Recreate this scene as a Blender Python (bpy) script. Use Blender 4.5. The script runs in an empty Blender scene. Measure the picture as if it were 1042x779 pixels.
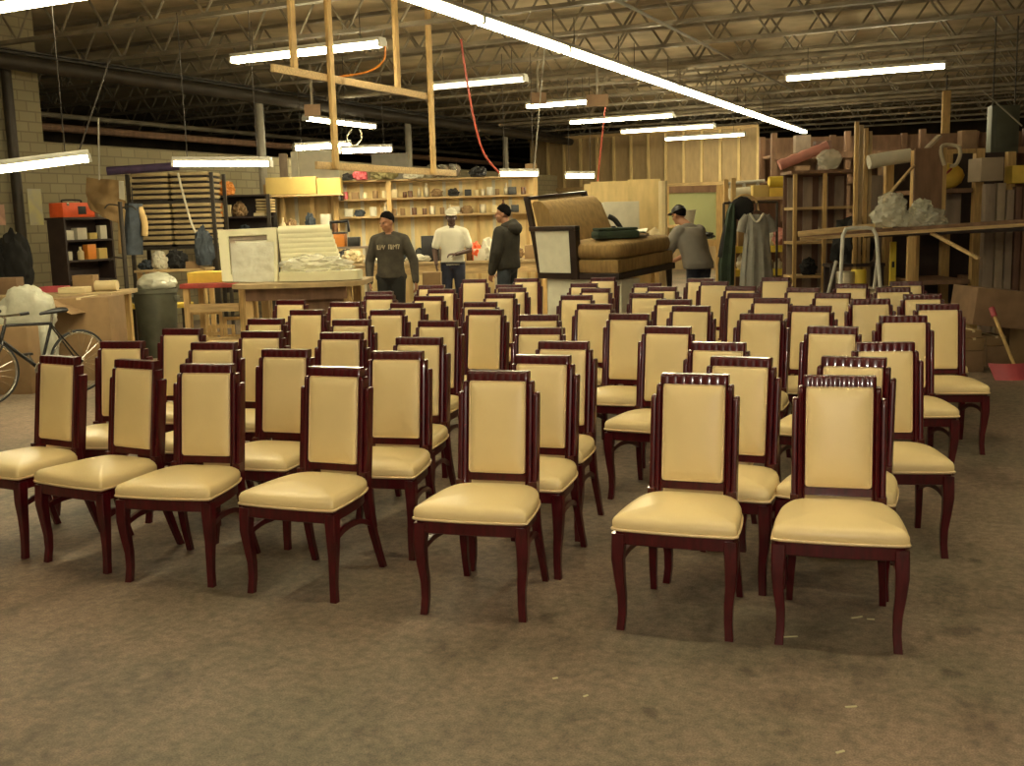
import bpy, bmesh, math, random
from mathutils import Vector, Matrix, Euler, noise
random.seed(7)
SC = bpy.context.scene
COL = SC.collection
PI = math.pi
R = math.radians

# ------------------------------------------------------------------ camera
F_PX, HOR, CAM_H, YAW, ROLL = 1080.0, 224.0, 1.645, R(25.5), 0.028
PITCH = math.atan((389.5 - HOR) / F_PX)
FW = Vector((-math.sin(YAW), math.cos(YAW), 0))
RT = Vector((math.cos(YAW), math.sin(YAW), 0))
CAM = Vector((0, 0, CAM_H))
C_FWD = FW * math.cos(PITCH) + Vector((0, 0, -math.sin(PITCH)))
C_UP = FW * math.sin(PITCH) + Vector((0, 0, math.cos(PITCH)))

def ray(x, y):
    X, Y = x - 521, y - 389.5
    c, s = math.cos(ROLL), math.sin(ROLL)
    return C_FWD + RT * ((c * X - s * Y) / F_PX) - C_UP * ((s * X + c * Y) / F_PX)

def at(x, y, d):
    r = ray(x, y)
    return CAM + r * (d / r.dot(FW))

def at_z(x, y, z):
    r = ray(x, y)
    return CAM + r * ((z - CAM_H) / r.z)

cam_d = bpy.data.cameras.new('camera')
cam_d.sensor_width = 36.0
cam_d.lens = 36.0 * F_PX / 1042.0
cam_d.clip_end = 200
cam = bpy.data.objects.new('camera', cam_d)
cam.matrix_world = Matrix.Translation(CAM) @ Euler((PI / 2 - PITCH, 0, YAW)).to_matrix().to_4x4() @ Matrix.Rotation(-ROLL, 4, 'Z')
COL.objects.link(cam)
SC.camera = cam

# ------------------------------------------------------------------ materials
def mat(name, col, rough=0.6, metal=0.0, var=0.18, scale=6.0, bump=0.0, bscale=60.0,
        col2=None, coat=0.0, trans=0.0, alpha=1.0, spec=0.5, stretch=None, detail=4.0):
    m = bpy.data.materials.new(name)
    m.use_nodes = True
    nt = m.node_tree
    b = nt.nodes['Principled BSDF']
    tc = nt.nodes.new('ShaderNodeTexCoord')
    mp = nt.nodes.new('ShaderNodeMapping')
    nt.links.new(tc.outputs['Object'], mp.inputs['Vector'])
    if stretch:
        mp.inputs['Scale'].default_value = stretch
    nz = nt.nodes.new('ShaderNodeTexNoise')
    nz.inputs['Scale'].default_value = scale
    nz.inputs['Detail'].default_value = detail
    nt.links.new(mp.outputs['Vector'], nz.inputs['Vector'])
    rp = nt.nodes.new('ShaderNodeValToRGB')
    rp.color_ramp.elements[0].position = 0.3
    rp.color_ramp.elements[1].position = 0.7
    c1 = [max(0, c * (1 - var)) for c in col]
    c2 = [min(1, c * (1 + var)) for c in (col2 or col)]
    rp.color_ramp.elements[0].color = (*c1, 1)
    rp.color_ramp.elements[1].color = (*c2, 1)
    nt.links.new(nz.outputs['Fac'], rp.inputs['Fac'])
    nt.links.new(rp.outputs['Color'], b.inputs['Base Color'])
    b.inputs['Roughness'].default_value = rough
    b.inputs['Metallic'].default_value = metal
    b.inputs['Specular IOR Level'].default_value = spec
    if coat:
        b.inputs['Coat Weight'].default_value = coat
        b.inputs['Coat Roughness'].default_value = 0.08
    if trans:
        b.inputs['Transmission Weight'].default_value = trans
    if alpha < 1:
        b.inputs['Alpha'].default_value = alpha
    if bump:
        n2 = nt.nodes.new('ShaderNodeTexNoise')
        n2.inputs['Scale'].default_value = bscale
        n2.inputs['Detail'].default_value = 5
        nt.links.new(mp.outputs['Vector'], n2.inputs['Vector'])
        bp = nt.nodes.new('ShaderNodeBump')
        bp.inputs['Strength'].default_value = bump
        bp.inputs['Distance'].default_value = 0.02
        nt.links.new(n2.outputs['Fac'], bp.inputs['Height'])
        nt.links.new(bp.outputs['Normal'], b.inputs['Normal'])
    return m

def srgb(r, g, b):
    f = lambda c: (c / 255 / 12.92) if c / 255 <= 0.04045 else ((c / 255 + 0.055) / 1.055) ** 2.4
    return (f(r), f(g), f(b))

def emis(name, col, s):
    m = bpy.data.materials.new(name)
    m.use_nodes = True
    b = m.node_tree.nodes['Principled BSDF']
    b.inputs['Base Color'].default_value = (0.9, 0.9, 0.85, 1)
    b.inputs['Emission Color'].default_value = (*col, 1)
    b.inputs['Emission Strength'].default_value = s
    return m

LAMP = (1.0, 0.885, 0.57)
LS = 15.0
M = {}
M['mahogany'] = mat('mahogany_lacquer', (0.062, 0.0022, 0.0055), 0.30, var=0.35, scale=9, stretch=(6, 6, 1), coat=0.45, spec=0.35)
M['cream'] = mat('cream_vinyl', (0.82, 0.645, 0.33), 0.36, var=0.035, scale=4, bump=0.06, bscale=240)
M['welt'] = mat('cream_piping', (0.78, 0.60, 0.34), 0.45, var=0.03)
M['tube'] = emis('lit_tube', LAMP, LS)
M['tube_low'] = emis('lit_task_tube', LAMP, 15.0)
M['tube_far'] = emis('lit_far_tube', LAMP, 30.0)
M['tube_dim'] = emis('dim_tube', LAMP, 2.0)
M['white_metal'] = mat('white_enamel', (0.6, 0.58, 0.5), 0.4, var=0.08)
M['steel'] = mat('joist_steel', (0.25, 0.21, 0.145), 0.5, 0.3, var=0.3, scale=3)
M['steel_dark'] = mat('dark_steel', (0.05, 0.04, 0.03), 0.5, 0.4, var=0.3, scale=3)
M['pole'] = mat('painted_pole', (0.36, 0.33, 0.26), 0.5, var=0.2, scale=3)
M['lumber'] = mat('pine_lumber', (0.52, 0.34, 0.13), 0.65, var=0.2, scale=5, stretch=(8, 8, 1))
M['lumber_x'] = mat('pine_board', (0.48, 0.33, 0.15), 0.65, var=0.25, scale=5, stretch=(1, 8, 8))
M['ply'] = mat('plywood', (0.37, 0.265, 0.13), 0.7, var=0.15, scale=2.5, stretch=(4, 4, 1))
M['ply_pale'] = mat('pale_plywood', (0.66, 0.50, 0.23), 0.7, var=0.15, scale=2.5, stretch=(4, 4, 1))
M['brownboard'] = mat('brown_board', (0.20, 0.11, 0.06), 0.7, var=0.25, scale=3, stretch=(4, 4, 1))
M['redbrown'] = mat('red_brown_board', (0.13, 0.065, 0.042), 0.65, var=0.25, scale=3, stretch=(4, 4, 1))
M['greyboard'] = mat('grey_brown_board', (0.27, 0.205, 0.15), 0.75, var=0.2, scale=3, stretch=(4, 4, 1))
M['card'] = mat('cardboard', (0.25, 0.155, 0.07), 0.85, var=0.14, scale=5)
M['card_dark'] = mat('dark_cardboard', (0.23, 0.14, 0.075), 0.85, var=0.2, scale=5)
M['card_yel'] = mat('yellow_cardboard', (0.52, 0.38, 0.12), 0.85, var=0.1, scale=3)
M['tape'] = mat('pale_tape', (0.62, 0.5, 0.28), 0.5, var=0.06)
M['black'] = mat('black_plastic', (0.012, 0.011, 0.011), 0.45, var=0.3)
M['rubber'] = mat('tyre_rubber', (0.02, 0.02, 0.018), 0.7, var=0.3)
M['chrome'] = mat('bright_metal', (0.6, 0.58, 0.52), 0.25, 1.0, var=0.1)
M['bikepaint'] = mat('dark_bike_paint', (0.02, 0.02, 0.022), 0.25, 0.2, var=0.2, coat=0.5)
M['shelfdark'] = mat('dark_shelf_wood', (0.035, 0.02, 0.016), 0.6, var=0.3)
M['orange'] = mat('orange_red_plastic', (0.75, 0.10, 0.02), 0.4, var=0.15)
M['orange2'] = mat('orange_plastic', (0.70, 0.24, 0.03), 0.45, var=0.15)
M['red'] = mat('red_plastic', (0.50, 0.085, 0.10), 0.45, var=0.2)
M['redpaint'] = mat('worn_red_paint', (0.34, 0.05, 0.035), 0.5, var=0.3, scale=9)
M['yellow'] = mat('yellow_foam', (0.72, 0.50, 0.08), 0.8, var=0.12)
M['yelpaint'] = mat('yellow_paint', (0.70, 0.52, 0.05), 0.55, var=0.12)
M['plastic_w'] = mat('milky_plastic', (0.44, 0.43, 0.33), 0.3, var=0.15, scale=8, bump=0.5, bscale=14, alpha=0.93)
M['film'] = mat('clear_film', (0.75, 0.73, 0.6), 0.12, var=0.1, scale=8, bump=0.9, bscale=18, alpha=0.42)
M['muslin'] = mat('white_muslin', (0.68, 0.66, 0.52), 0.85, var=0.05, scale=12, bump=0.1)
M['vinyl_w'] = mat('pale_upholstery', (0.66, 0.62, 0.40), 0.5, var=0.05, scale=6)
M['tan'] = mat('tan_velvet', (0.25, 0.155, 0.05), 0.85, var=0.22, scale=5, stretch=(5, 5, 1))
M['darkwood'] = mat('dark_frame_wood', (0.025, 0.014, 0.012), 0.35, var=0.3, coat=0.3)
M['slab'] = mat('slab_wood', (0.50, 0.38, 0.19), 0.75, var=0.25, scale=4)
M['slab_dark'] = mat('slab_gap_shade', (0.03, 0.022, 0.018), 0.85, var=0.3)  # near-black colour for the shade in the gaps between boards
M['purple'] = mat('purple_fabric', (0.06, 0.035, 0.09), 0.75, var=0.3)
M['burlap'] = mat('brown_wrap', (0.28, 0.18, 0.075), 0.9, var=0.2, scale=4, bump=0.2)
M['denim'] = mat('denim', (0.042, 0.052, 0.065), 0.85, var=0.35, scale=12)
M['tancloth'] = mat('tan_cloth', (0.48, 0.33, 0.14), 0.85, var=0.2)
M['bin'] = mat('grey_green_bin', (0.085, 0.085, 0.055), 0.55, var=0.35, scale=4)
M['skin'] = mat('skin', (0.36, 0.17, 0.09), 0.5, var=0.06)
M['skin_d'] = mat('dark_skin', (0.075, 0.035, 0.022), 0.5, var=0.1)
M['hair'] = mat('black_hair', (0.006, 0.005, 0.0045), 0.95, var=0.3, scale=30, spec=0.08)
M['hoodie'] = mat('charcoal_fleece', (0.055, 0.046, 0.032), 0.9, var=0.2, scale=15)
M['jacket'] = mat('dark_brown_jacket', (0.03, 0.026, 0.018), 0.85, var=0.25, scale=10)
M['teew'] = mat('white_cotton', (0.72, 0.69, 0.55), 0.85, var=0.05)
M['teeg'] = mat('grey_cotton', (0.21, 0.19, 0.16), 0.9, var=0.1)
M['navy'] = mat('navy_denim', (0.016, 0.018, 0.035), 0.85, var=0.25, scale=14)
M['blackcloth'] = mat('black_cloth', (0.014, 0.013, 0.012), 0.9, var=0.25)
M['greencloth'] = mat('dark_green_cloth', (0.025, 0.04, 0.022), 0.9, var=0.3)
M['greycloth'] = mat('grey_linen', (0.25, 0.235, 0.20), 0.9, var=0.12, scale=10)
M['pink'] = mat('pink_foam', (0.55, 0.24, 0.19), 0.7, var=0.15)
M['foamw'] = mat('white_foam', (0.56, 0.52, 0.40), 0.8, var=0.1)
M['greenpanel'] = mat('pale_green_board', (0.40, 0.42, 0.20), 0.7, var=0.05, scale=2)
M['greybox'] = mat('grey_green_enamel', (0.10, 0.105, 0.075), 0.5, var=0.12)
M['beige'] = mat('beige_padding', (0.33, 0.255, 0.175), 0.8, var=0.1)
M['rope'] = mat('pale_rope', (0.5, 0.42, 0.28), 0.8, var=0.2)
M['redcord'] = mat('red_cord', (0.4, 0.06, 0.03), 0.5, var=0.2)
M['whitepaper'] = mat('paper', (0.62, 0.58, 0.45), 0.7, var=0.25, scale=5, col2=(0.5, 0.45, 0.2))
M['pinkpaper'] = mat('pink_paper', (0.6, 0.35, 0.25), 0.7, var=0.25, scale=6)
M['tin'] = mat('tin', (0.42, 0.36, 0.25), 0.4, 0.6, var=0.2)
M['brownglass'] = mat('brown_bottle', (0.12, 0.05, 0.02), 0.2, var=0.2)
M['bluebottle'] = mat('blue_plastic', (0.06, 0.09, 0.2), 0.4, var=0.2)
M['letter'] = mat('pale_print', (0.42, 0.36, 0.24), 0.8, var=0.2, scale=40)
M['greenfabric'] = mat('olive_cloth', (0.20, 0.17, 0.07), 0.9, var=0.3)

# floor: worn brownish concrete with stains and scuffs
def floor_mat():
    m = bpy.data.materials.new('worn_concrete')
    m.use_nodes = True
    nt = m.node_tree
    b = nt.nodes['Principled BSDF']
    tc = nt.nodes.new('ShaderNodeTexCoord')
    def nz(scale, det, stretch=None, rough=0.6):
        n = nt.nodes.new('ShaderNodeTexNoise')
        n.inputs['Scale'].default_value = scale
        n.inputs['Detail'].default_value = det
        n.inputs['Roughness'].default_value = rough
        if stretch:
            mp = nt.nodes.new('ShaderNodeMapping')
            mp.inputs['Scale'].default_value = stretch
            nt.links.new(tc.outputs['Object'], mp.inputs['Vector'])
            nt.links.new(mp.outputs['Vector'], n.inputs['Vector'])
        else:
            nt.links.new(tc.outputs['Object'], n.inputs['Vector'])
        return n
    def ramp(src, p0, c0, p1, c1):
        r = nt.nodes.new('ShaderNodeValToRGB')
        r.color_ramp.elements[0].position = p0
        r.color_ramp.elements[1].position = p1
        r.color_ramp.elements[0].color = (*c0, 1)
        r.color_ramp.elements[1].color = (*c1, 1)
        nt.links.new(src, r.inputs['Fac'])
        return r
    def mix(a, bb, mode, fac):
        x = nt.nodes.new('ShaderNodeMix')
        x.data_type = 'RGBA'
        x.blend_type = mode
        x.inputs['Factor'].default_value = fac
        nt.links.new(a, x.inputs['A'])
        nt.links.new(bb, x.inputs['B'])
        return x.outputs['Result']
    hue = ramp(nz(0.55, 6, None, 0.65).outputs['Fac'], 0.36, (0.196, 0.166, 0.118), 0.62, (0.305, 0.222, 0.165))
    st = ramp(nz(1.5, 6, (1.25, 0.8, 1), 0.72).outputs['Fac'], 0.36, (0.34, 0.33, 0.33), 0.50, (1, 1, 1))
    bl = ramp(nz(4.5, 3, None, 0.5).outputs['Fac'], 0.27, (0.45, 0.43, 0.41), 0.36, (1, 1, 1))
    sp = ramp(nz(22, 6, None, 0.7).outputs['Fac'], 0.36, (0.60, 0.60, 0.58), 0.62, (1.15, 1.12, 1.08))
    sc = ramp(nz(2.6, 6, (3.2, 0.9, 1), 0.75).outputs['Fac'], 0.34, (0.78, 0.77, 0.76), 0.5, (1, 1, 1))
    sp2 = ramp(nz(150, 2).outputs['Fac'], 0.34, (0.62, 0.62, 0.62), 0.62, (1.12, 1.12, 1.1))
    c = mix(hue.outputs['Color'], st.outputs['Color'], 'MULTIPLY', 0.5)
    c = mix(c, bl.outputs['Color'], 'MULTIPLY', 0.7)
    c = mix(c, sp.outputs['Color'], 'MULTIPLY', 0.85)
    c = mix(c, sc.outputs['Color'], 'MULTIPLY', 0.6)
    c = mix(c, sp2.outputs['Color'], 'MULTIPLY', 0.85)
    nt.links.new(c, b.inputs['Base Color'])
    b.inputs['Roughness'].default_value = 0.62
    b.inputs['Specular IOR Level'].default_value = 0.3
    bp = nt.nodes.new('ShaderNodeBump')
    bp.inputs['Strength'].default_value = 0.15
    bp.inputs['Distance'].default_value = 0.01
    nt.links.new(nz(40, 6).outputs['Fac'], bp.inputs['Height'])
    nt.links.new(bp.outputs['Normal'], b.inputs['Normal'])
    return m

def block_mat():
    m = bpy.data.materials.new('painted_cinder_block')
    m.use_nodes = True
    nt = m.node_tree
    b = nt.nodes['Principled BSDF']
    tc = nt.nodes.new('ShaderNodeTexCoord')
    sx = nt.nodes.new('ShaderNodeSeparateXYZ')
    cb = nt.nodes.new('ShaderNodeCombineXYZ')
    ad = nt.nodes.new('ShaderNodeMath')
    nt.links.new(tc.outputs['Object'], sx.inputs['Vector'])
    nt.links.new(sx.outputs['X'], ad.inputs[0])
    nt.links.new(sx.outputs['Y'], ad.inputs[1])
    nt.links.new(ad.outputs[0], cb.inputs['X'])
    nt.links.new(sx.outputs['Z'], cb.inputs['Y'])
    br = nt.nodes.new('ShaderNodeTexBrick')
    br.inputs['Scale'].default_value = 1.0
    br.inputs['Brick Width'].default_value = 0.30
    br.inputs['Row Height'].default_value = 0.15
    br.inputs['Mortar Size'].default_value = 0.012
    br.inputs['Color1'].default_value = (0.46, 0.40, 0.24, 1)
    br.inputs['Color2'].default_value = (0.40, 0.34, 0.20, 1)
    br.inputs['Mortar'].default_value = (0.31, 0.255, 0.155, 1)
    nt.links.new(cb.outputs['Vector'], br.inputs['Vector'])
    nz = nt.nodes.new('ShaderNodeTexNoise')
    nz.inputs['Scale'].default_value = 2.5
    nz.inputs['Detail'].default_value = 6
    mx = nt.nodes.new('ShaderNodeMix')
    mx.data_type = 'RGBA'
    mx.blend_type = 'MULTIPLY'
    mx.inputs['Factor'].default_value = 0.5
    nt.links.new(br.outputs['Color'], mx.inputs['A'])
    nt.links.new(nz.outputs['Fac'], mx.inputs['B'])
    nt.links.new(mx.outputs['Result'], b.inputs['Base Color'])
    b.inputs['Roughness'].default_value = 0.85
    return m

def deck_mat():
    return mat('roof_deck', (0.50, 0.41, 0.26), 0.85, var=0.3, scale=1.2, bump=0.2, bscale=20)

M['floor'] = floor_mat()
M['block'] = block_mat()
M['deck'] = deck_mat()
M['darkwall'] = mat('dark_void_wall', (0.05, 0.036, 0.022), 0.9, var=0.4, scale=1.5)  # dark colour stands in for the unlit void beyond the hall

# ------------------------------------------------------------------ mesh helpers
class MB:
    def __init__(self):
        self.bm = bmesh.new()

    def box(self, x0, x1, y0, y1, z0, z1, bev=0.0, mtx=None):
        if x1 < x0: x0, x1 = x1, x0
        if y1 < y0: y0, y1 = y1, y0
        if z1 < z0: z0, z1 = z1, z0
        r = bmesh.ops.create_cube(self.bm, size=1.0)
        vs = r['verts']
        for v in vs:
            v.co = Vector((x0 + (v.co.x + .5) * (x1 - x0), y0 + (v.co.y + .5) * (y1 - y0), z0 + (v.co.z + .5) * (z1 - z0)))
        if mtx is not None:
            for v in vs: v.co = mtx @ v.co
        if bev > 0:
            es = list({e for v in vs for e in v.link_edges})
            bev = min(bev, 0.45 * min(x1 - x0, y1 - y0, z1 - z0))
            bmesh.ops.bevel(self.bm, geom=es, offset=bev, segments=2, affect='EDGES', profile=0.6)
        return self

    def bar(self, p0, p1, w, h, bev=0.0):
        p0, p1 = Vector(p0), Vector(p1)
        d = p1 - p0
        L = d.length
        q = d.to_track_quat('Y', 'Z')
        mtx = Matrix.Translation(p0) @ q.to_matrix().to_4x4()
        return self.box(-w / 2, w / 2, 0, L, -h / 2, h / 2, bev, mtx)

    def loft(self, rings, closed=False, caps=True):
        bm = self.bm
        vr = [[bm.verts.new(Vector(p)) for p in r] for r in rings]
        n = len(vr[0])
        rng = range(len(vr)) if closed else range(len(vr) - 1)
        for i in rng:
            a, b = vr[i], vr[(i + 1) % len(vr)]
            for j in range(n):
                try:
                    bm.faces.new((a[j], a[(j + 1) % n], b[(j + 1) % n], b[j]))
                except ValueError:
                    pass
        if caps and not closed:
            try:
                bm.faces.new(list(reversed(vr[0])))
                bm.faces.new(vr[-1])
            except ValueError:
                pass
        return self

    def tube(self, pts, r, n=8, closed=False):
        pts = [Vector(p) for p in pts]
        k = len(pts)
        rs = r if isinstance(r, (list, tuple)) else [r] * k
        rings = []
        up = None
        for i, p in enumerate(pts):
            if closed:
                t = pts[(i + 1) % k] - pts[i - 1]
            else:
                t = pts[min(i + 1, k - 1)] - pts[max(i - 1, 0)]
            t.normalize()
            if up is None:
                up = Vector((0, 0, 1)) if abs(t.z) < 0.9 else Vector((0, 1, 0))
            s = t.cross(up)
            if s.length < 1e-5:
                s = t.orthogonal()
            s.normalize()
            u = s.cross(t).normalized()
            up = u
            rings.append([p + (s * math.cos(2 * PI * j / n) + u * math.sin(2 * PI * j / n)) * rs[i] for j in range(n)])
        return self.loft(rings, closed)

    def lathe(self, prof, c=(0, 0, 0), n=24, axis='z'):
        rings = []
        for r, z in prof:
            ring = []
            for j in range(n):
                a = 2 * PI * j / n
                if axis == 'z': p = (r * math.cos(a), r * math.sin(a), z)
                elif axis == 'x': p = (z, r * math.cos(a), r * math.sin(a))
                else: p = (r * math.sin(a), z, r * math.cos(a))
                ring.append(Vector(c) + Vector(p))
            rings.append(ring)
        return self.loft(rings)

    def prism(self, poly, a0, a1, axis='y'):
        def P(u, v, a):
            return {'y': (u, a, v), 'x': (a, u, v), 'z': (u, v, a)}[axis]
        return self.loft([[P(u, v, a0) for u, v in poly], [P(u, v, a1) for u, v in poly]])

    def ell(self, c, rx, ry=None, rz=None, seg=16, amp=0.0, freq=3.0, seed=0, flat=None, mtx=None):
        ry = rx if ry is None else ry
        rz = rx if rz is None else rz
        sub = 3 if amp else 2
        vs = bmesh.ops.create_icosphere(self.bm, subdivisions=sub if not amp else 4, radius=1.0)['verts']
        for v in vs:
            k = 1.0
            if amp:
                k += amp * noise.noise(v.co * freq + Vector((seed * 7.3, seed * 3.1, seed)))
                k += amp * 0.5 * noise.noise(v.co * freq * 2.7 + Vector((seed, seed * 5.1, 2)))
            p = Vector((v.co.x * rx * k, v.co.y * ry * k, v.co.z * rz * k))
            if flat is not None and p.z < flat: p.z = flat
            if mtx is not None: p = mtx @ p
            v.co = p + Vector(c)
        return self

    def sheet(self, fn, nu, nv, th):
        """closed curved sheet: fn(u, v) -> point, thickened along its normal"""
        P = [[Vector(fn(i / nu, j / nv)) for j in range(nv + 1)] for i in range(nu + 1)]
        N = [[None] * (nv + 1) for _ in range(nu + 1)]
        for i in range(nu + 1):
            for j in range(nv + 1):
                du = P[min(i + 1, nu)][j] - P[max(i - 1, 0)][j]
                dv = P[i][min(j + 1, nv)] - P[i][max(j - 1, 0)]
                n = du.cross(dv)
                N[i][j] = n.normalized() if n.length > 1e-9 else Vector((0, -1, 0))
        bm = self.bm
        A = [[bm.verts.new(P[i][j] + N[i][j] * th / 2) for j in range(nv + 1)] for i in range(nu + 1)]
        B = [[bm.verts.new(P[i][j] - N[i][j] * th / 2) for j in range(nv + 1)] for i in range(nu + 1)]
        for i in range(nu):
            for j in range(nv):
                bm.faces.new((A[i][j], A[i + 1][j], A[i + 1][j + 1], A[i][j + 1]))
                bm.faces.new((B[i][j], B[i][j + 1], B[i + 1][j + 1], B[i + 1][j]))
        for i in range(nu):
            bm.faces.new((A[i][0], B[i][0], B[i + 1][0], A[i + 1][0]))
            bm.faces.new((A[i][nv], A[i + 1][nv], B[i + 1][nv], B[i][nv]))
        for j in range(nv):
            bm.faces.new((A[0][j], A[0][j + 1], B[0][j + 1], B[0][j]))
            bm.faces.new((A[nu][j], B[nu][j], B[nu][j + 1], A[nu][j + 1]))
        return self

    def mesh(self, name, m, ang=38):
        bmesh.ops.recalc_face_normals(self.bm, faces=self.bm.faces[:])
        me = bpy.data.meshes.new(name)
        self.bm.to_mesh(me)
        self.bm.free()
        me.polygons.foreach_set('use_smooth', [True] * len(me.polygons))
        me.set_sharp_from_angle(angle=R(ang))
        me.materials.append(m)
        return me

    def build(self, name, m, parent=None, ang=38):
        if isinstance(m, str): m = M[m]
        o = bpy.data.objects.new(name, self.mesh(name, m, ang))
        COL.objects.link(o)
        if parent is not None: o.parent = parent
        return o

def tag(o, label=None, cat=None, group=None, kind=None):
    if label: o['label'] = label
    if cat: o['category'] = cat
    if group: o['group'] = group
    if kind: o['kind'] = kind
    return o

def empty(name, loc, rz=0.0, label=None, cat=None, group=None):
    o = bpy.data.objects.new(name, None)
    o.empty_display_size = 0.1
    COL.objects.link(o)
    o.location = loc
    o.rotation_euler = (0, 0, rz)
    return tag(o, label, cat, group)

def copy_tree(o, parent=None):
    c = o.copy()
    COL.objects.link(c)
    if parent is not None: c.parent = parent
    for ch in list(o.children):
        copy_tree(ch, c)
    return c

def struct(name, mb, m):
    o = mb.build(name, m)
    return tag(o, kind='structure')

class T:
    """a thing that faces the camera side, set out from pixels at one distance d"""
    def __init__(s, name, label, cat, x, y, d, group=None, z=None, rot=0.0, solo=False):
        s.d, s.x0 = d, x
        s.loc = at(x, y, d)
        if z is not None: s.loc.z = z
        s.name, s.rz = name, YAW + rot
        s.meta = (label, cat, group)
        s.root = None if solo else empty(name, s.loc, s.rz, label, cat, group)
    def X(s, px, y=250):
        return (at(px, y, s.d) - at(s.x0, y, s.d)).dot(RT)
    def Z(s, py, px=None):
        return at(s.x0 if px is None else px, py, s.d).z - s.loc.z
    def pt(s, x, y, dy=0.0):
        p = at(x, y, s.d + dy) - s.loc
        return Vector((p.dot(RT), p.dot(FW), p.z))
    def pbox(s, mb, x0, y0, x1, y1, d0, d1, bev=0.0):
        mb.box(s.X(x0, (y0 + y1) / 2), s.X(x1, (y0 + y1) / 2), d0, d1, s.Z(y1, (x0 + x1) / 2), s.Z(y0, (x0 + x1) / 2), bev)
        return mb
    def part(s, name, m, mb, parent=None, ang=38):
        return mb.build(name, m, parent or s.root, ang)
    def single(s, m, mb, ang=38):
        o = mb.build(s.name, m, None, ang)
        o.location = s.loc
        o.rotation_euler = (0, 0, s.rz)
        tag(o, *s.meta)
        s.root = o
        return o

def smooth_closed(pts, k=6):
    out = []
    n = len(pts)
    for i in range(n):
        p0, p1, p2, p3 = (Vector(pts[(i + j - 1) % n]) for j in range(4))
        for q in range(k):
            t = q / k
            out.append(0.5 * ((2 * p1) + (p2 - p0) * t + (2 * p0 - 5 * p1 + 4 * p2 - p3) * t * t + (3 * p1 - p0 - 3 * p2 + p3) * t ** 3))
    return out

def smooth_open(pts, k=5):
    pts = [Vector(p) for p in pts]
    out = []
    n = len(pts)
    for i in range(n - 1):
        p0, p1, p2, p3 = pts[max(i - 1, 0)], pts[i], pts[i + 1], pts[min(i + 2, n - 1)]
        for q in range(k):
            t = q / k
            out.append(0.5 * ((2 * p1) + (p2 - p0) * t + (2 * p0 - 5 * p1 + 4 * p2 - p3) * t * t + (3 * p1 - p0 - 3 * p2 + p3) * t ** 3))
    out.append(pts[-1])
    return out

ORD = ['', 'first', 'second', 'third', 'fourth', 'fifth', 'sixth', 'seventh', 'eighth', 'ninth', 'tenth', 'eleventh', 'twelfth',
       'thirteenth', 'fourteenth', 'fifteenth', 'sixteenth', 'seventeenth', 'eighteenth', 'nineteenth', 'twentieth']

# ------------------------------------------------------------------ the room
struct('floor', MB().box(-23, 12, -4, 43, -0.2, 0.0), 'floor')
struct('ceiling', MB().box(-23, 12, -4, 43, 5.0, 5.25), 'deck')
WALL_X = -13.45
def at_x(x, y, X):
    r = ray(x, y)
    return CAM + r * (X / r.x)
pier = at_x(45, 150, WALL_X).y
mb = MB()
mb.box(WALL_X - .3, WALL_X, -4, pier, 0, 5.0)
mb.box(WALL_X - .3, WALL_X, pier, 42.6, 0, at_x(100, 148, WALL_X).z)
struct('wall_left', mb, 'block')
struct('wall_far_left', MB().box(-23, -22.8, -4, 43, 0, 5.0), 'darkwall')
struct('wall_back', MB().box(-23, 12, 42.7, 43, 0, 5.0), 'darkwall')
struct('wall_right', MB().box(11.8, 12, -4, 43, 0, 5.0), 'block')
struct('wall_front', MB().box(-23, 12, -4.2, -4, 0, 5.0), 'block')

# framed plywood partition at the far end
pz0, pz1 = 2.62, 4.22
part_y = 32.0
wp_ = struct('wall_partition', MB().box(-14.4, -7.0, part_y, part_y + .05, 0.0, pz1), 'ply')
for i in range(14):
    x = -14.3 + i * 0.56
    MB().box(x - .035, x + .035, part_y - .09, part_y - .002, pz0, pz1 - .09).build('stud', M['ply_pale'], wp_)
MB().box(-14.4, -7.0, part_y - .14, part_y - .002, pz0 - .1, pz0).build('ledge_board', M['lumber_x'], wp_)
MB().box(-14.4, -7.0, part_y - .1, part_y - .002, pz1 - .09, pz1).build('top_plate', M['lumber_x'], wp_)

# joists along X
def joist(y, i, x0=-22.0, x1=11.0):
    r = empty('roof_joist', (0, y, 4.28), 0, 'open web steel roof joist, %s back from the front of the hall' % ORD[i + 1],
              'joist', 'steel roof joists')
    for nm, z in (('bottom_chord', 0.0), ('top_chord', 0.62)):
        b = MB()
        b.box(x0, x1, -.055, -.012, z, z + .05)
        b.box(x0, x1, .012, .055, z, z + .05)
        b.build(nm, M['steel'], r)
    w = MB()
    x, k = x0, 0
    pts = []
    while x < x1:
        pts.append((x, 0, 0.025 if k % 2 == 0 else 0.645))
        x += 0.42
        k += 1
    for a, b in zip(pts, pts[1:]):
        w.tube([a, b], 0.019, 5)
    w.build('web', M['steel'], r)
for i in range(18):
    joist(3.2 + 1.95 * i, i)

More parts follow.
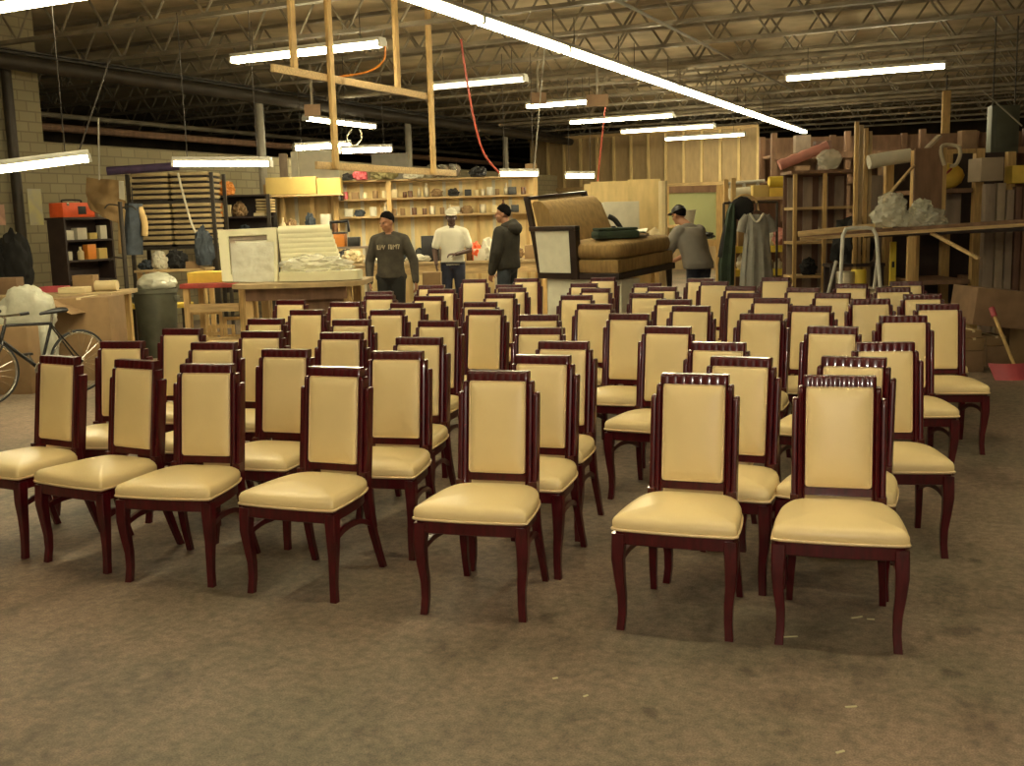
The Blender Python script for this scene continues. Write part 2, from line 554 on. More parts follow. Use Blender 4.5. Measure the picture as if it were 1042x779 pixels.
# girder on columns at the left aisle, with pipes under it
gx = -13.2
g = empty('steel_girder', (gx, 4, 4.2), 0, 'long dark steel girder running back above the left aisle', 'girder')
MB().box(-.09, .09, 0, 36, 0.0, .02).build('flange', M['steel_dark'], g)
MB().box(-.09, .09, 0, 36, .05, .07).build('flange', M['steel_dark'], g)
MB().box(-.01, .01, 0, 36, .02, .05).build('web', M['steel_dark'], g)
for i, (px, lab) in enumerate(((268, 'slim painted steel column behind the stacked boards at left'),
                              (417, 'painted steel column behind the man in the charcoal sweatshirt'),
                              (515, 'painted steel column above the man in the hooded jacket'))):
    p = at_x(px, 180, -13.2)
    r = empty('steel_column', (p.x, p.y, 0), 0, lab, 'column', 'steel columns')
    MB().lathe([(.08, 0.02), (.08, 4.16)], n=16).build('shaft', M['pole'], r)
    MB().box(-.15, .15, -.15, .15, 0, .02).build('base_plate', M['pole'], r)
    MB().box(-.13, .13, -.13, .13, 4.16, 4.19).build('cap_plate', M['pole'], r)
def solo_tube(name, label, cat, pts, r, m, n=8, group=None):
    p0 = Vector(pts[0])
    o = MB().tube([Vector(p) - p0 for p in pts], r, n).build(name, M[m])
    o.location = p0
    return tag(o, label, cat, group)
solo_tube('duct_pipe', 'thick dark pipe hung beside the girder above the left aisle', 'pipe', [(-12.97, 6, 4.05), (-12.97, 36, 4.05)], .11, 'steel_dark', 14)
solo_tube('conduit', 'thin pale conduit running back under the joists right of the long lamp row', 'conduit', [(-4.5, 7.5, 4.24), (-4.5, 24, 4.24)], .022, 'pole')
for k, (yy, lab) in enumerate(((18.5, 'long dark sprinkler pipe across the hall under the middle joists'), (26.5, 'long dark sprinkler pipe across the hall near the far partition'))):
    solo_tube('sprinkler_pipe', lab, 'pipe', [(-12.8, yy, 4.2), (10.5, yy, 4.2)], .045, 'steel', 10, 'sprinkler pipes')
solo_tube('sprinkler_main', 'pipe running back under the joists on the right side of the hall', 'pipe', [(1.6, 6, 4.06), (1.6, 38, 4.06)], .05, 'steel', 10)

for k, (x, z, m_, r_) in enumerate(((-15.6, 3.5, 'brownboard', .07), (-17.0, 3.9, 'steel', .05), (-18.6, 3.3, 'card_dark', .09), (-20.5, 3.7, 'steel', .06))):
    solo_tube('storage_pipe', 'dim pipe in the dark bay beyond the low block wall, %s back from the wall' % ORD[k + 1], 'pipe', [(x, 12, z), (x, 40, z)], r_, m_, 8, 'pipes in the dark bay')
# ------------------------------------------------------------------ lamps
def fixture(c, L, along, label, group, tube='tube', tilt=0.0, ceil=4.28, name='fluorescent_lamp', w=.17, vec=None):
    """two-tube strip lamp on two hangers; along: angle of its length in the plan"""
    r = empty(name, c, along, label, 'lamp', group)
    mt = Matrix.Rotation(-tilt, 4, 'Y')
    b = MB().box(-L / 2, L / 2, -w / 2, w / 2, .05, .10, .008, mt)
    b.box(-L / 2 - .01, -L / 2 + .02, -w / 2, w / 2, -.02, .06, 0, mt)
    b.box(L / 2 - .02, L / 2 + .01, -w / 2, w / 2, -.02, .06, 0, mt)
    b.build('housing', M['white_metal'], r)
    for s in (-1, 1):
        t = MB().tube([mt @ Vector((-L / 2 + .03, s * w * .26, .015)), mt @ Vector((L / 2 - .03, s * w * .26, .015))], .03, 10)
        t.build('tube', M[tube], r)
    for s in (-1, 1):
        p = mt @ Vector((s * L * .36, 0, .09))
        MB().tube([p, (p.x, 0, ceil - c[2])], .006, 5).build('hanger', M['steel_dark'], r)
    return r
HZ = 3.8
# the long row running back
rowx = -5.445
for i in range(11):
    y = 4.0 + 2.47 * i + 1.235
    if i == 0:
        lab = 'end lamp of the long fluorescent row nearest the front of the hall'
    elif i == 10:
        lab = 'last lamp at the far end of the long fluorescent row'
    else:
        lab = 'lamp in the long bright fluorescent row, %s counted from its far end' % ORD[11 - i]
    fixture((rowx, y - .6, HZ), 2.44, PI / 2, lab, 'lamps of the long fluorescent row')
def cross_lamp(px, py, z, L, label, tube='tube', along=0.0, group='single fluorescent lamps', tilt=0.0):
    p = at_z(px, py, z)
    return fixture(tuple(p), L, along, label, group, tube, tilt)
cross_lamp(879, 75, HZ, 2.44, 'bright fluorescent lamp hanging above the lumber rack at right')
cross_lamp(311, 55, HZ, 2.3, 'bright fluorescent lamp behind the hanging wooden frame')
cross_lamp(40, 4, HZ, 2.44, 'fluorescent lamp under the roof over the left aisle, nearest the front')
cross_lamp(486, 86, HZ, 1.7, 'half lit fluorescent lamp just right of the hanging wooden frame', 'tube_dim')
cross_lamp(569, 107, HZ, 1.35, 'fluorescent lamp left of the long row and beside the orange boards')
cross_lamp(632, 122, HZ, 2.44, 'fluorescent lamp under the long row, first of three before the partition')
cross_lamp(679, 132, HZ, 2.44, 'fluorescent lamp under the long row, middle of three before the partition')
cross_lamp(717, 140, HZ, 2.3, 'fluorescent lamp close in front of the lit plywood partition')
cross_lamp(347, 126, 3.7, 2.44, 'fluorescent lamp crossing the foot of the hanging wooden frame', along=PI / 2)
def task_lamp(x0, y0, d0, x1, y1, d1, label, ceil=4.28, tube='tube_low'):
    a, b = at(x0, y0, d0), at(x1, y1, d1)
    v = b - a
    return fixture(tuple((a + b) / 2), v.length, math.atan2(v.y, v.x), label, 'low task lamps', tube, math.atan2(v.z, Vector((v.x, v.y)).length), ceil)
task_lamp(-75, 184, 9.6, 90, 163, 10.4, 'low task lamp over the workbench at far left, nearest of the task lamps')
task_lamp(177, 168, 13.6, 276, 168, 13.6, 'low task lamp in front of the stacked boards on the rack')
task_lamp(508, 178, 17.6, 548, 178, 17.6, 'short low lamp above the man in the hooded jacket', tube='tube_far')
task_lamp(575, 180, 20, 605, 180, 20, 'short low lamp behind the tan chaise back', tube='tube_far')
task_lamp(299, 152, 18.0, 356, 149, 18.4, 'low lamp over the tall pale panels, left of two', tube='tube_far')
task_lamp(346, 155, 17.4, 398, 153, 17.7, 'low lamp over the tall pale panels, right of two', tube='tube_far')
# unseen lamps added over the near part of the hall to light the chairs
for (x, y, lab) in ((-1.0, 4.0, 'added unseen fluorescent lamp over the front rows of chairs, left of two'), (2.6, 6.5, 'added unseen fluorescent lamp over the right end of the chairs'),
                    (1.2, -0.6, 'added unseen fluorescent lamp over the front edge of the hall, right of two'), (-3.6, -0.6, 'added unseen fluorescent lamp over the front edge of the hall, left of two'),
                    ):
    fixture((x, y, HZ), 2.44, 0.0, lab, 'single fluorescent lamps')

# ------------------------------------------------------------------ the dining chair
def chair_outline(inset=0.0):
    P = [(-.234, -.238), (-.13, -.249), (0, -.253), (.13, -.249), (.234, -.238), (.244, -.20), (.238, -.06), (.220, .08), (.182, .175),
         (.12, .205), (0, .21), (-.12, .205), (-.182, .175), (-.220, .08), (-.238, -.06), (-.244, -.20)]
    pts = smooth_closed([(x, y, 0) for x, y in P], 4)
    if inset:
        n = len(pts)
        out = []
        for i in range(n):
            t = (pts[(i + 1) % n] - pts[i - 1]).normalized()
            nrm = Vector((t.y, -t.x, 0))
            out.append(pts[i] - nrm * inset)
        pts = out
    return pts

def by(z):        # how far back the reclining backrest is at height z
    return .185 + (z - .42) * .135

CREST_K = .978 / .990
def make_chair():
    root = empty('dining_chair', (0, 0, 0))
    # seat cushion
    b = MB()
    rings = []
    for ins, z in ((.012, .415), (.003, .424), (-.001, .44), (.0, .458), (.007, .472), (.022, .482), (.05, .489)):
        kk = 1 - max(0, ins) / .25 if ins > .004 and z > .43 else 1
        rings.append([Vector((p.x * kk, (p.y + .02) * kk - .02, z)) for p in chair_outline(0 if kk < 1 else ins)])
    base = [Vector((p.x * .8, (p.y + .02) * .8 - .02, 0)) for p in chair_outline()]
    for k, z in ((.75, .497), (.5, .502), (.25, .504), (.05, .505)):
        rings.append([Vector((p.x * k, p.y * k - .01 * (1 - k), z)) for p in base])
    b.loft(rings)
    seat = b.build('seat', M['cream'], root, 60)
    for z, ins in ((.424, -.001), (.437, -.003)):
        pass
    w = MB().tube([(p.x, p.y, .4265) for p in chair_outline(-.002)], .0055, 6, closed=True)
    w.build('piping', M['welt'], seat, 80)
    # apron
    b = MB().loft([[Vector((p.x, p.y, z)) for p in chair_outline(i)] for i, z in ((.018, .362), (.014, .366), (.014, .414), (.02, .416))])
    b.build('seat_rail', M['mahogany'], root)
    # front legs
    def sq(c, w, d, n=(0, 0, 0)):
        c = Vector(c)
        e = .18
        out = []
        for sx, sy in ((-1, -1), (1, -1), (1, 1), (-1, 1)):
            if sx * sy > 0:
                out += [c + Vector((sx * w * .5, sy * d * .5 * (1 - e), 0)), c + Vector((sx * w * .5 * (1 - e), sy * d * .5, 0))]
            else:
                out += [c + Vector((sx * w * .5 * (1 - e), sy * d * .5, 0)), c + Vector((sx * w * .5, sy * d * .5 * (1 - e), 0))]
        return out
    for s in (-1, 1):
        path = [(.2215, -.2085, .405, .052), (.2225, -.212, .36, .053), (.225, -.217, .30, .049), (.221, -.212, .22, .041), (.213, -.207, .14, .035), (.212, -.210, .07, .032), (.216, -.217, .02, .032), (.2175, -.220, 0, .033)]
        b = MB().loft([sq((s * x, y, z), wd, wd) for x, y, z, wd in path])
        b.build('leg', M['mahogany'], root)
    # rear legs
    for s in (-1, 1):
        path = [(.171, .178, .50, .042), (.171, .183, .42, .044), (.172, .19, .36, .045), (.175, .202, .28, .042), (.18, .222, .19, .038), (.186, .252, .09, .034), (.19, .284, 0, .033)]
        b = MB().loft([sq((s * x, y, z), wd * .86, wd) for x, y, z, wd in path])
        b.build('leg', M['mahogany'], root)
    # stepped posts beside the panel
    def post(b, x0, x1, y0, y1, ztop, zbot=.47, s=1):
        w = (x1 - x0)
        rings = []
        def ring(z, k=1.0, dz=0.0):
            xm, hw = (x0 + x1) / 2, w / 2 * k
            yy = by(z)
            P = [(-hw, y1), (-hw, y0 + .010), (-hw * .75, y0 + .003), (0, y0), (hw * .75, y0 + .003), (hw, y0 + .010), (hw, y1)]
            return [Vector((s * (xm + px), yy + py * (k if py < 0 else 1), z)) for px, py in P]
        for z in (zbot, .60, .75, ztop - .03, ztop - .012):
            rings.append(ring(z))
        rings.append(ring(ztop - .003, .86))
        rings.append(ring(ztop, .5))
        b.loft(rings)
    for s in (-1, 1):
        b = MB()
        post(b, .1405, .1625, -.027, .024, .945, s=s)
        post(b, .1625, .1865, -.021, .030, .895, zbot=.40, s=s)
        b.build('side_post', M['mahogany'], root)
    # inner frame
    b = MB()
    for s in (-1, 1):
        post(b, .1315, .1405, -.024, .02, .962, s=s)
    b.loft([[Vector((x, by(z) + y, z)) for x, y in ((-.141, -.016), (.141, -.016), (.141, .016), (-.141, .016))] for z in (.497, .530)])
    b.loft([[Vector((x, by(z) + y, z)) for x, y in ((-.141, .004), (.141, .004), (.141, .018), (-.141, .018))] for z in (.53, .95)])
    b.build('back_frame', M['mahogany'], root)
    # reeded crest rail
    poly = []
    nre = 8
    for k in range(nre):
        for q in range(6):
            t = q / 6
            x = -.143 + .286 * (k + t) / nre
            poly.append((x, -.027 - .0026 * math.sin(PI * t)))
    poly += [(.143, -.022), (.143, .022), (-.143, .022)]
    rings = []
    for z, k in ((.948, 1), (.978, 1), (.986, .97), (.990, .9)):
        rings.append([Vector((x * (1 - (1 - k) * .15), by(z) + y * k, z)) for x, y in poly])
    b = MB().loft(rings)
    b.build('crest_rail', M['mahogany'], root)
    # upholstered panel
    b = MB()
    def rr(hw, z0, z1, r, yoff, n=5):
        out = []
        for cx, cz, a0 in ((hw - r, z0 + r, -PI / 2), (hw - r, z1 - r, 0), (-hw + r, z1 - r, PI / 2), (-hw + r, z0 + r, PI)):
            for q in range(n):
                a = a0 + PI / 2 * q / (n - 1)
                x, z = cx + r * math.cos(a), cz + r * math.sin(a)
                out.append(Vector((x, by(z) + yoff, z)))
        return out
    rings = [rr(.132, .532, .949, .012, .003), rr(.132, .532, .949, .012, -.018), rr(.128, .536, .945, .012, -.025), rr(.115, .550, .93, .014, -.032),
             rr(.09, .585, .90, .02, -.038), rr(.04, .66, .83, .02, -.041)]
    b.loft(rings)
    bk = b.build('backrest', M['cream'], root, 60)
    w = MB().tube(rr(.1275, .537, .9445, .012, -.0245), .0042, 6, closed=True)
    w.build('piping', M['welt'], bk, 80)
    # arched side stretchers
    for s in (-1, 1):
        pts = smooth_open([(s * .222, -.195, .285), (s * .213, -.10, .305), (s * .20, .02, .30), (s * .184, .12, .275), (s * .177, .20, .24)], 4)
        rings = []
        for p in pts:
            rings.append([p + Vector((a, 0, c)) for a, c in ((-.009, -.013), (.009, -.013), (.009, .013), (-.009, .013))])
        MB().loft(rings).build('side_stretcher', M['mahogany'], root)
    for ch in [c for c in root.children] + [g for c in root.children for g in c.children]:
        for v in ch.data.vertices:
            v.co.z *= CREST_K
    return root

# crest rails read from the photograph: left, right, top
CH = """44 79 362;119 160 366;183 240 370;104 146 347;167 205 334;196 240 348;316 368 373;269 314 355;240 279 338;254 288 324;378 431 357;404 450 343;328 368 338;339 377 325;427 465 326;296 329 315;283 310 305;337 367 307;378 411 315;372 400 296.5;373 401 300;398 430 308;423 450 301;426 452 290;436 463 294;470 496 284;472 506 307;478 511 314.5;494 524 298.5;506 533 290.5;523 549 283;506 536 292.5;527 570 320;526 573 333;549 599 347;525 580 361;476 539 377;581 608 288;601 627 282;592 621 293;572 602 300;588 623 309;620 661 319;657 703 332;644 674 288;660 688 291.5;643 675 298;668 704 304.5;685 722 311;703 728 283.5;715 739 286;739 769 291;742 774 298;776 803 282;768 803 303;753 797 319;805 846 311;811 836 292;830 865 298;864 902 304;891 923 292;908 936 286;920 957 299;934 974 309;896 942 321;823 872 332;873 928 348;838 900 363;819 890 382;725 784 363;703 760 348;857 890 290;674 741 380"""
ROWS = [[0, 1, 2, 6, 36, 72, 68], [3, 5, 7, 10, 35, 69, 67], [4, 8, 12, 11, 34, 70, 66], [9, 13, 14, 33, 43, 65], [15, 18, 27, 32, 42, 55, 64],
        [16, 17, 21, 26, 41, 48, 56, 63], [20, 22, 28, 40, 47, 54, 59], [19, 24, 31, 39, 46, 52, 58, 62], [23, 29, 37, 45, 51, 57, 60],
        [25, 30, 44, 50, 71, 61], [38, 49, 53]]
YAWS = {0: 30, 1: 29, 2: 14, 6: 21.5, 36: 16, 72: 20, 68: 16}
CREST = .978
spots = []
for s in CH.split(';'):
    a, b, y = map(float, s.split())
    cw = at_z((a + b) / 2, y, CREST)
    xx, d = (cw - CAM).dot(RT), (cw - CAM).dot(FW)
    pw = (at_z(b, y, CREST) - at_z(a, y, CREST)).dot(RT)
    q, k = pw / .295, xx / d
    best = min(range(0, 41), key=lambda t: abs(math.cos(R(t)) + k * math.sin(R(t)) - q) + .003 * abs(t - 17))
    i = len(spots)
    th = YAWS.get(i, max(8, min(28, .4 * best + .6 * 17)))
    # crest centre sits behind the seat centre
    off = .26
    lx, ly = xx - off * math.sin(R(th)), d - off * math.cos(R(th))
    spots.append([lx, ly, th])

def rect(sp):
    t = R(sp[2])
    c, s_ = math.cos(t), math.sin(t)
    # local x -> (c,-s), local y (back) -> (s, c)
    return [(sp[0] + x * c + y * s_, sp[1] - x * s_ + y * c) for x, y in ((-.247, -.25), (.247, -.25), (.19, .262), (-.19, .262))]
def sep(A, B):
    best = None
    for P in (A, B):
        for i in range(4):
            ex, ey = P[(i + 1) % 4][0] - P[i][0], P[(i + 1) % 4][1] - P[i][1]
            L = math.hypot(ex, ey)
            nx, ny = ey / L, -ex / L
            a = [p[0] * nx + p[1] * ny for p in A]
            b = [p[0] * nx + p[1] * ny for p in B]
            o = min(max(a), max(b)) - max(min(a), min(b))
            if o <= 0: return None
            if best is None or o < best[0]: best = (o, nx, ny)
    return best
for it in range(500):      # chairs that would touch are eased apart
    moved = False
    for i in range(len(spots)):
        for j in range(i):
            if math.hypot(spots[i][0] - spots[j][0], spots[i][1] - spots[j][1]) > .75: continue
            o = sep(rect(spots[i]), rect(spots[j]))
            if o:
                moved = True
                dx, dy = spots[i][0] - spots[j][0], spots[i][1] - spots[j][1]
                L = math.hypot(dx, dy) or 1
                m = min(o[0], .04) * .6
                wi = .5 if abs(dy) < .3 else (.9 if dy > 0 else .1)
                spots[i][0] += dx / L * m * wi * 1.2; spots[i][1] += dy / L * m * wi * 2
                spots[j][0] -= dx / L * m * (1 - wi) * 1.2; spots[j][1] -= dy / L * m * (1 - wi) * 2
    if not moved: break
for i, (ax, ay) in {8: (.03, .07), 59: (.02, .0)}.items():
    spots[i][0] += ax
    spots[i][1] += ay
proto = make_chair()
first = True
for rn, row in enumerate(ROWS):
    rname = 'front row' if rn == 0 else ('back row' if rn == len(ROWS) - 1 else '%s row from the front' % ORD[rn + 1])
    rr_ = sorted(row, key=lambda i: spots[i][0])
    for cn, i in enumerate(rr_):
        o = proto if first else copy_tree(proto)
        first = False
        lx, ly, th = spots[i]
        w = RT * lx + FW * ly
        o.location = (w.x, w.y, 0)
        o.rotation_euler = (0, 0, YAW - R(th))
        pos = 'leftmost' if cn == 0 else ('rightmost' if cn == len(rr_) - 1 else '%s from left' % ORD[cn + 1])
        tag(o, 'cream padded mahogany dining chair, %s in the %s' % (pos, rname), 'chair', 'cream dining chairs in rows')

# ------------------------------------------------------------------ left aisle: bicycle, boxes, bench
def bicycle():
    a, f = at_z(84, 398, 0.0), at_z(-14, 413, 0.0)
    v = f - a
    r = empty('bicycle', (a.x, a.y, 0), math.atan2(v.y, v.x), 'dark bicycle with a black saddle parked in front of the cardboard boxes at left', 'bicycle')
    wb, R0 = 0.97, 0.325
    def wheel(x):
        b = MB()
        n = 36
        b.tube([(x + (R0 - .028) * math.cos(2 * PI * k / n), 0, R0 + (R0 - .028) * math.sin(2 * PI * k / n)) for k in range(n)], .014, 8, closed=True)
        for k in range(20):
            an = 2 * PI * k / 20
            s = .03 if k % 2 else -.03
            b.tube([(x + .02 * math.cos(an + .6), s, R0 + .02 * math.sin(an + .6)), (x + (R0 - .03) * math.cos(an), 0, R0 + (R0 - .03) * math.sin(an))], .0015, 4)
        b.lathe([(.016, -.045), (.026, -.035), (.026, .035), (.016, .045)], (x, 0, R0), 12, 'y')
        o = b.build('wheel', M['chrome'], r)
        t = MB().tube([(x + (R0 - .014) * math.cos(2 * PI * k / 48), 0, R0 + (R0 - .014) * math.sin(2 * PI * k / 48)) for k in range(48)], .016, 8, closed=True)
        t.build('tyre', M['rubber'], o)
    wheel(0); wheel(wb)
    bb, st, ht, hb = (.43, 0, .29), (.27, 0, .74), (.75, 0, .76), (.80, 0, .62)
    b = MB()
    for p, q, rr_ in ((bb, st, .016), (st, ht, .016), (bb, hb, .019), (ht, hb, .019)):
        b.tube([p, q], rr_, 10)
    for s in (-1, 1):
        b.tube([(0, s * .055, R0), (.40, s * .03, .29)], .009, 8)
        b.tube([(0, s * .055, R0), (.275, s * .02, .72)], .008, 8)
    b.build('frame', M['bikepaint'], r)
    b = MB()
    for s in (-1, 1):
        b.tube(smooth_open([(.80, s * .03, .62), (.83, s * .05, .55), (wb - .03, s * .05, .38), (wb, s * .05, R0)], 4), .011, 8)
    b.tube([(.80, -.04, .62), (.80, .04, .62)], .014, 8)
    b.build('fork', M['bikepaint'], r)
    MB().tube([st, (.25, 0, .84)], .013, 10).build('seat_post', M['chrome'], r)
    b = MB()
    rings = []
    for x, w_, h_, z in ((.03, .02, .015, .862), (.04, .075, .028, .865), (.09, .08, .032, .862), (.16, .05, .03, .858), (.24, .025, .022, .852), (.30, .018, .018, .845), (.31, .008, .01, .843)):
        rings.append([Vector((x + .075, w_ * math.cos(t * PI / 6), z + h_ * math.sin(t * PI / 6) * (1 if t < 6 else .8))) for t in range(12)])
    b.loft(rings)
    b.build('saddle', M['black'], r)
    b = MB().tube([ht, (.735, 0, .83), (.78, 0, .86)], .012, 8)
    b.tube(smooth_open([(.70, -.27, .88), (.76, -.2, .87), (.79, -.08, .86), (.79, .08, .86), (.76, .2, .87), (.70, .27, .88)], 4), .011, 8)
    h = b.build('handlebar', M['chrome'], r)
    for s in (-1, 1):
        MB().tube([(.64, s * .285, .885), (.72, s * .26, .878)], .017, 10).build('grip', M['black'], h)
    b = MB().lathe([(.085, -.004), (.09, 0), (.085, .004)], (.43, .055, .29), 28, 'y')
    b.tube([(.43, .07, .29), (.36, .075, .14)], .011, 8)
    b.tube([(.43, -.07, .29), (.50, -.075, .44)], .011, 8)
    c = b.build('crank', M['chrome'], r)
    MB().box(.31, .41, .075, .15, .125, .15, .005).build('pedal', M['black'], c)
    MB().box(.45, .55, -.15, -.075, .43, .455, .005).build('pedal', M['black'], c)
    MB().box(-.015, .015, -.02, .02, 0, .06, .004, Matrix.Translation((.08, 0, .60))).build('reflector', M['chrome'], r)
bicycle()

def carton(name_label, x0, y0, x1, y1, d, dep, m='card', rot=0.0, z=None, group=None, flap=None, tape=True, name='cardboard_box', cat='box', tilt=0.0):
    t = T(name, name_label, cat, (x0 + x1) / 2, y1, d, group, z=z, rot=rot)
    b = MB()
    X0, X1 = t.X(x0, (y0 + y1) / 2), t.X(x1, (y0 + y1) / 2)
    Z1 = at((x0 + x1) / 2, y0, d).z - at((x0 + x1) / 2, y1, d).z
    if z is not None: Z1 = max(.03, at((x0 + x1) / 2, y0, d).z - z)
    b.box(X0, X1, 0, dep, 0, Z1, .006)
    t.part('body', m, b)
    if tape:
        w_ = min(.05, (X1 - X0) * .15)
        MB().box(-w_ / 2, w_ / 2, -.003, dep + .003, Z1 - .02, Z1 + .004).build('tape', M['tape'], t.root)
    if flap:
        MB().bar((X0 + .02, -.01, Z1), (X0 + .02 + flap, -.10, Z1 - .16), .3, .008).build('flap', M[m], t.root)
    if tilt:
        t.root.rotation_euler = (0, tilt, YAW + rot)
    return t
carton('large brown cardboard box on the floor behind the bicycle front wheel', -40, 333, 34, 406, 10.9, .28, z=0.0)
carton('brown cardboard box with an open flap behind the bicycle rear wheel', 58, 303, 118, 395, 11.8, .5, z=0.0, flap=.35)

t = T('plastic_bag', 'big milky plastic wrapped bundle slumped between the boxes behind the bicycle', 'bag', 30, 340, 11.4, z=0.0, solo=True)
b = MB()
b.ell(t.pt(28, 318), .30, .12, .30, amp=.16, freq=2.2, seed=3)
b.ell(t.pt(45, 352), .15, .12, .42, amp=.16, freq=2.2, seed=5)
b.ell(t.pt(8, 325), .24, .12, .17, amp=.2, freq=2.2, seed=8)
b.ell(t.pt(44, 382), .13, .11, .20, amp=.12, freq=2.0, seed=11, flat=None)
for v in b.bm.verts:
    if v.co.z < 0: v.co.z = 0
t.single('plastic_w', b)

def bench(name, label, x0, x1, d, z, dep, m='ply', legs=4, thick=.05, cat='workbench', ext=None):
    t = T(name, label, cat, (x0 + x1) / 2, 300, d, z=0.0)
    h = (x1 - x0) / 2 * d / F_PX
    t.part('top', m, MB().box(-h, h, 0, dep, z - thick, z, .008))
    for sx in (-1, 1):
        for yy in (.08, dep - .08):
            MB().box(sx * (h - .12) - .045, sx * (h - .12) + .045, yy - .045, yy + .045, 0, z - thick).build('leg', M['lumber'], t.root)
    MB().box(-h + .12, h - .12, .06, .09, z - .18, z - thick - .002).build('front_rail', M['lumber_x'], t.root)
    MB().box(-h + .12, h - .12, .1, dep - .1, .18, .205).build('lower_shelf', M['ply'], t.root)
    return t
wb1 = bench('workbench', 'long plywood workbench under the task lamp at far left', -60, 113, 12.5, .93, .9)

def item(name, label, cat, x, y, d, kind, w, h, m, group=None, z=None, rot=0.0, loc=None, rz=None):
    """small loose article standing with its foot at pixel (x, y) or at height z"""
    t = T(name, label, cat, x, y, d, group, z=z, solo=True)
    b = MB()
    if kind == 'box':
        b.box(-w / 2, w / 2, 0, w * .7, 0, h, .008)
    elif kind == 'can':
        b.lathe([(w * .46, 0), (w * .5, .004), (w * .5, h * .96), (w * .46, h)], (0, w / 2, 0), 14)
    elif kind == 'bottle':
        b.lathe([(w * .46, 0), (w * .5, .006), (w * .5, h * .6), (w * .2, h * .76), (w * .18, h * .93), (w * .22, h * .94), (w * .2, h)], (0, w / 2, 0), 14)
    elif kind == 'heap':
        b.ell((0, w * .4, h * .42), w / 2, w * .4, h * .6, amp=.35, freq=2.4, seed=int(abs(x) + y) % 37, flat=-h * .42)
    elif kind == 'roll':
        b.lathe([(h * .1, -w / 2), (h * .5, -w / 2), (h * .5, w / 2), (h * .1, w / 2)], (0, h / 2, h / 2), 16, 'x')
    elif kind == 'tray':
        b.box(-w / 2, w / 2, 0, w * .6, 0, .012)
        for q in (0, w * .6 - .012): b.box(-w / 2, w / 2, q, q + .012, .012, h)
        for q in (-w / 2, w / 2 - .012): b.box(q, q + .012, .012, w * .6 - .012, .012, h)
    t.rz += rot
    if loc is not None: t.loc = Vector(loc)
    if rz is not None: t.rz = rz
    return t.single(m, b)

item('cardboard_box', 'flat pale carton lying on the workbench at far left', 'box', 72, 290, 12.65, 'box', .32, .07, 'tape', z=.93)
item('tool_tray', 'red tray of tools on the workbench at far left', 'tray', 52, 285, 13.0, 'tray', .30, .07, 'red', z=.93)
item('cardboard_box', 'open tan carton on the workbench below the dark shelf unit', 'box', 84, 285, 12.9, 'box', .26, .2, 'card', z=.93)
item('paper_roll', 'pale paper roll lying on the workbench corner beside the dark shelf unit', 'roll', 106, 285, 12.9, 'roll', .26, .13, 'tape', z=.93)
item('cardboard_box', 'tan carton at the left edge of the workbench', 'box', 4, 290, 12.8, 'box', .3, .2, 'card_dark', z=.93)

# dark coat at far left
t = T('coat', 'black coat hanging against the block wall at far left', 'coat', 12, 292, 14.2)
b = MB()
b.ell(t.pt(16, 268), .22, .12, .42, amp=.22, freq=2.5, seed=21)
b.ell(t.pt(2, 272), .17, .12, .36, amp=.22, freq=2.5, seed=22)
t.part('cloth', 'blackcloth', b)
MB().tube([t.pt(16, 250), t.pt(16, 236)], .012, 6).build('hanger_hook', M['steel'], t.root)

# dark shelf unit with goods
ROT_W = PI / 2 - YAW
DS = 14.6
t = T('shelf_unit', 'dark brown open shelf unit with small boxes below the orange case', 'shelf unit', 67, 250, DS, z=0.0, rot=ROT_W)
W_, Dp = .86, .32
ztop = at(68, 221, DS).z
t.part('side_panel', 'shelfdark', MB().box(0, .03, 0, Dp, 0, ztop - .031))
t.part('side_panel', 'shelfdark', MB().box(W_ - .03, W_, 0, Dp, 0, ztop - .031))
t.part('back_panel', 'shelfdark', MB().box(.031, W_ - .031, Dp - .02, Dp, 0, ztop - .031))
t.part('top_board', 'shelfdark', MB().box(-.02, W_ + .02, -.02, Dp + .02, ztop - .03, ztop))
sz = [at(75, y, DS).z for y in (244, 265, 286)]
for z in sz: t.part('shelf', 'shelfdark', MB().box(.031, W_ - .031, 0, Dp - .021, z - .025, z))
LT = Matrix.Translation(t.loc) @ Matrix.Rotation(YAW + ROT_W, 4, 'Z')
def on_shelf(nm, lab, u, y, kind, w_, h_, m_, z, group='goods in the dark shelf unit'):
    p = LT @ Vector((u, y, 0))
    return item(nm, lab, nm.split('_')[-1], 0, 0, 1, kind, w_, h_, m_, group, loc=(p.x, p.y, z), rz=YAW + ROT_W)
for (u, w_, h_, m_, lab) in ((.13, .15, .13, 'foamw', 'white box at the left end of the upper shelf in the dark unit'), (.35, .17, .16, 'foamw', 'white box second along the upper shelf in the dark unit'),
                             (.55, .14, .09, 'card_yel', 'tan box on the upper shelf in the dark unit'), (.74, .12, .19, 'foamw', 'tall pale box at the right end of the upper shelf in the dark unit')):
    on_shelf('small_box', lab, u, .05, 'box', w_, h_, m_, sz[0])
for (u, w_, h_, m_, k_, nm, lab) in ((.12, .11, .12, 'foamw', 'can', 'jar', 'white jar at the left end of the lower shelf in the dark unit'), (.33, .09, .18, 'tape', 'bottle', 'bottle', 'pale bottle on the lower shelf in the dark unit'),
                                     (.5, .15, .21, 'orange2', 'box', 'small_box', 'orange box standing on the lower shelf in the dark unit'), (.7, .15, .15, 'card_yel', 'box', 'small_box', 'yellowish box at the right end of the lower shelf in the dark unit')):
    on_shelf(nm, lab, u, .05, k_, w_, h_, m_, sz[1])
t2 = T('tool_case', 'orange red power tool case on top of the dark shelf unit', 'case', 60, 221, DS, z=ztop, rot=ROT_W)
t2.root.location = (LT @ Vector((.30, .02, 0))).xy.to_3d() + Vector((0, 0, ztop))
W = .56
t2.part('body', 'orange', MB().box(-W / 2, W / 2, .0, .26, 0, .20, .015))
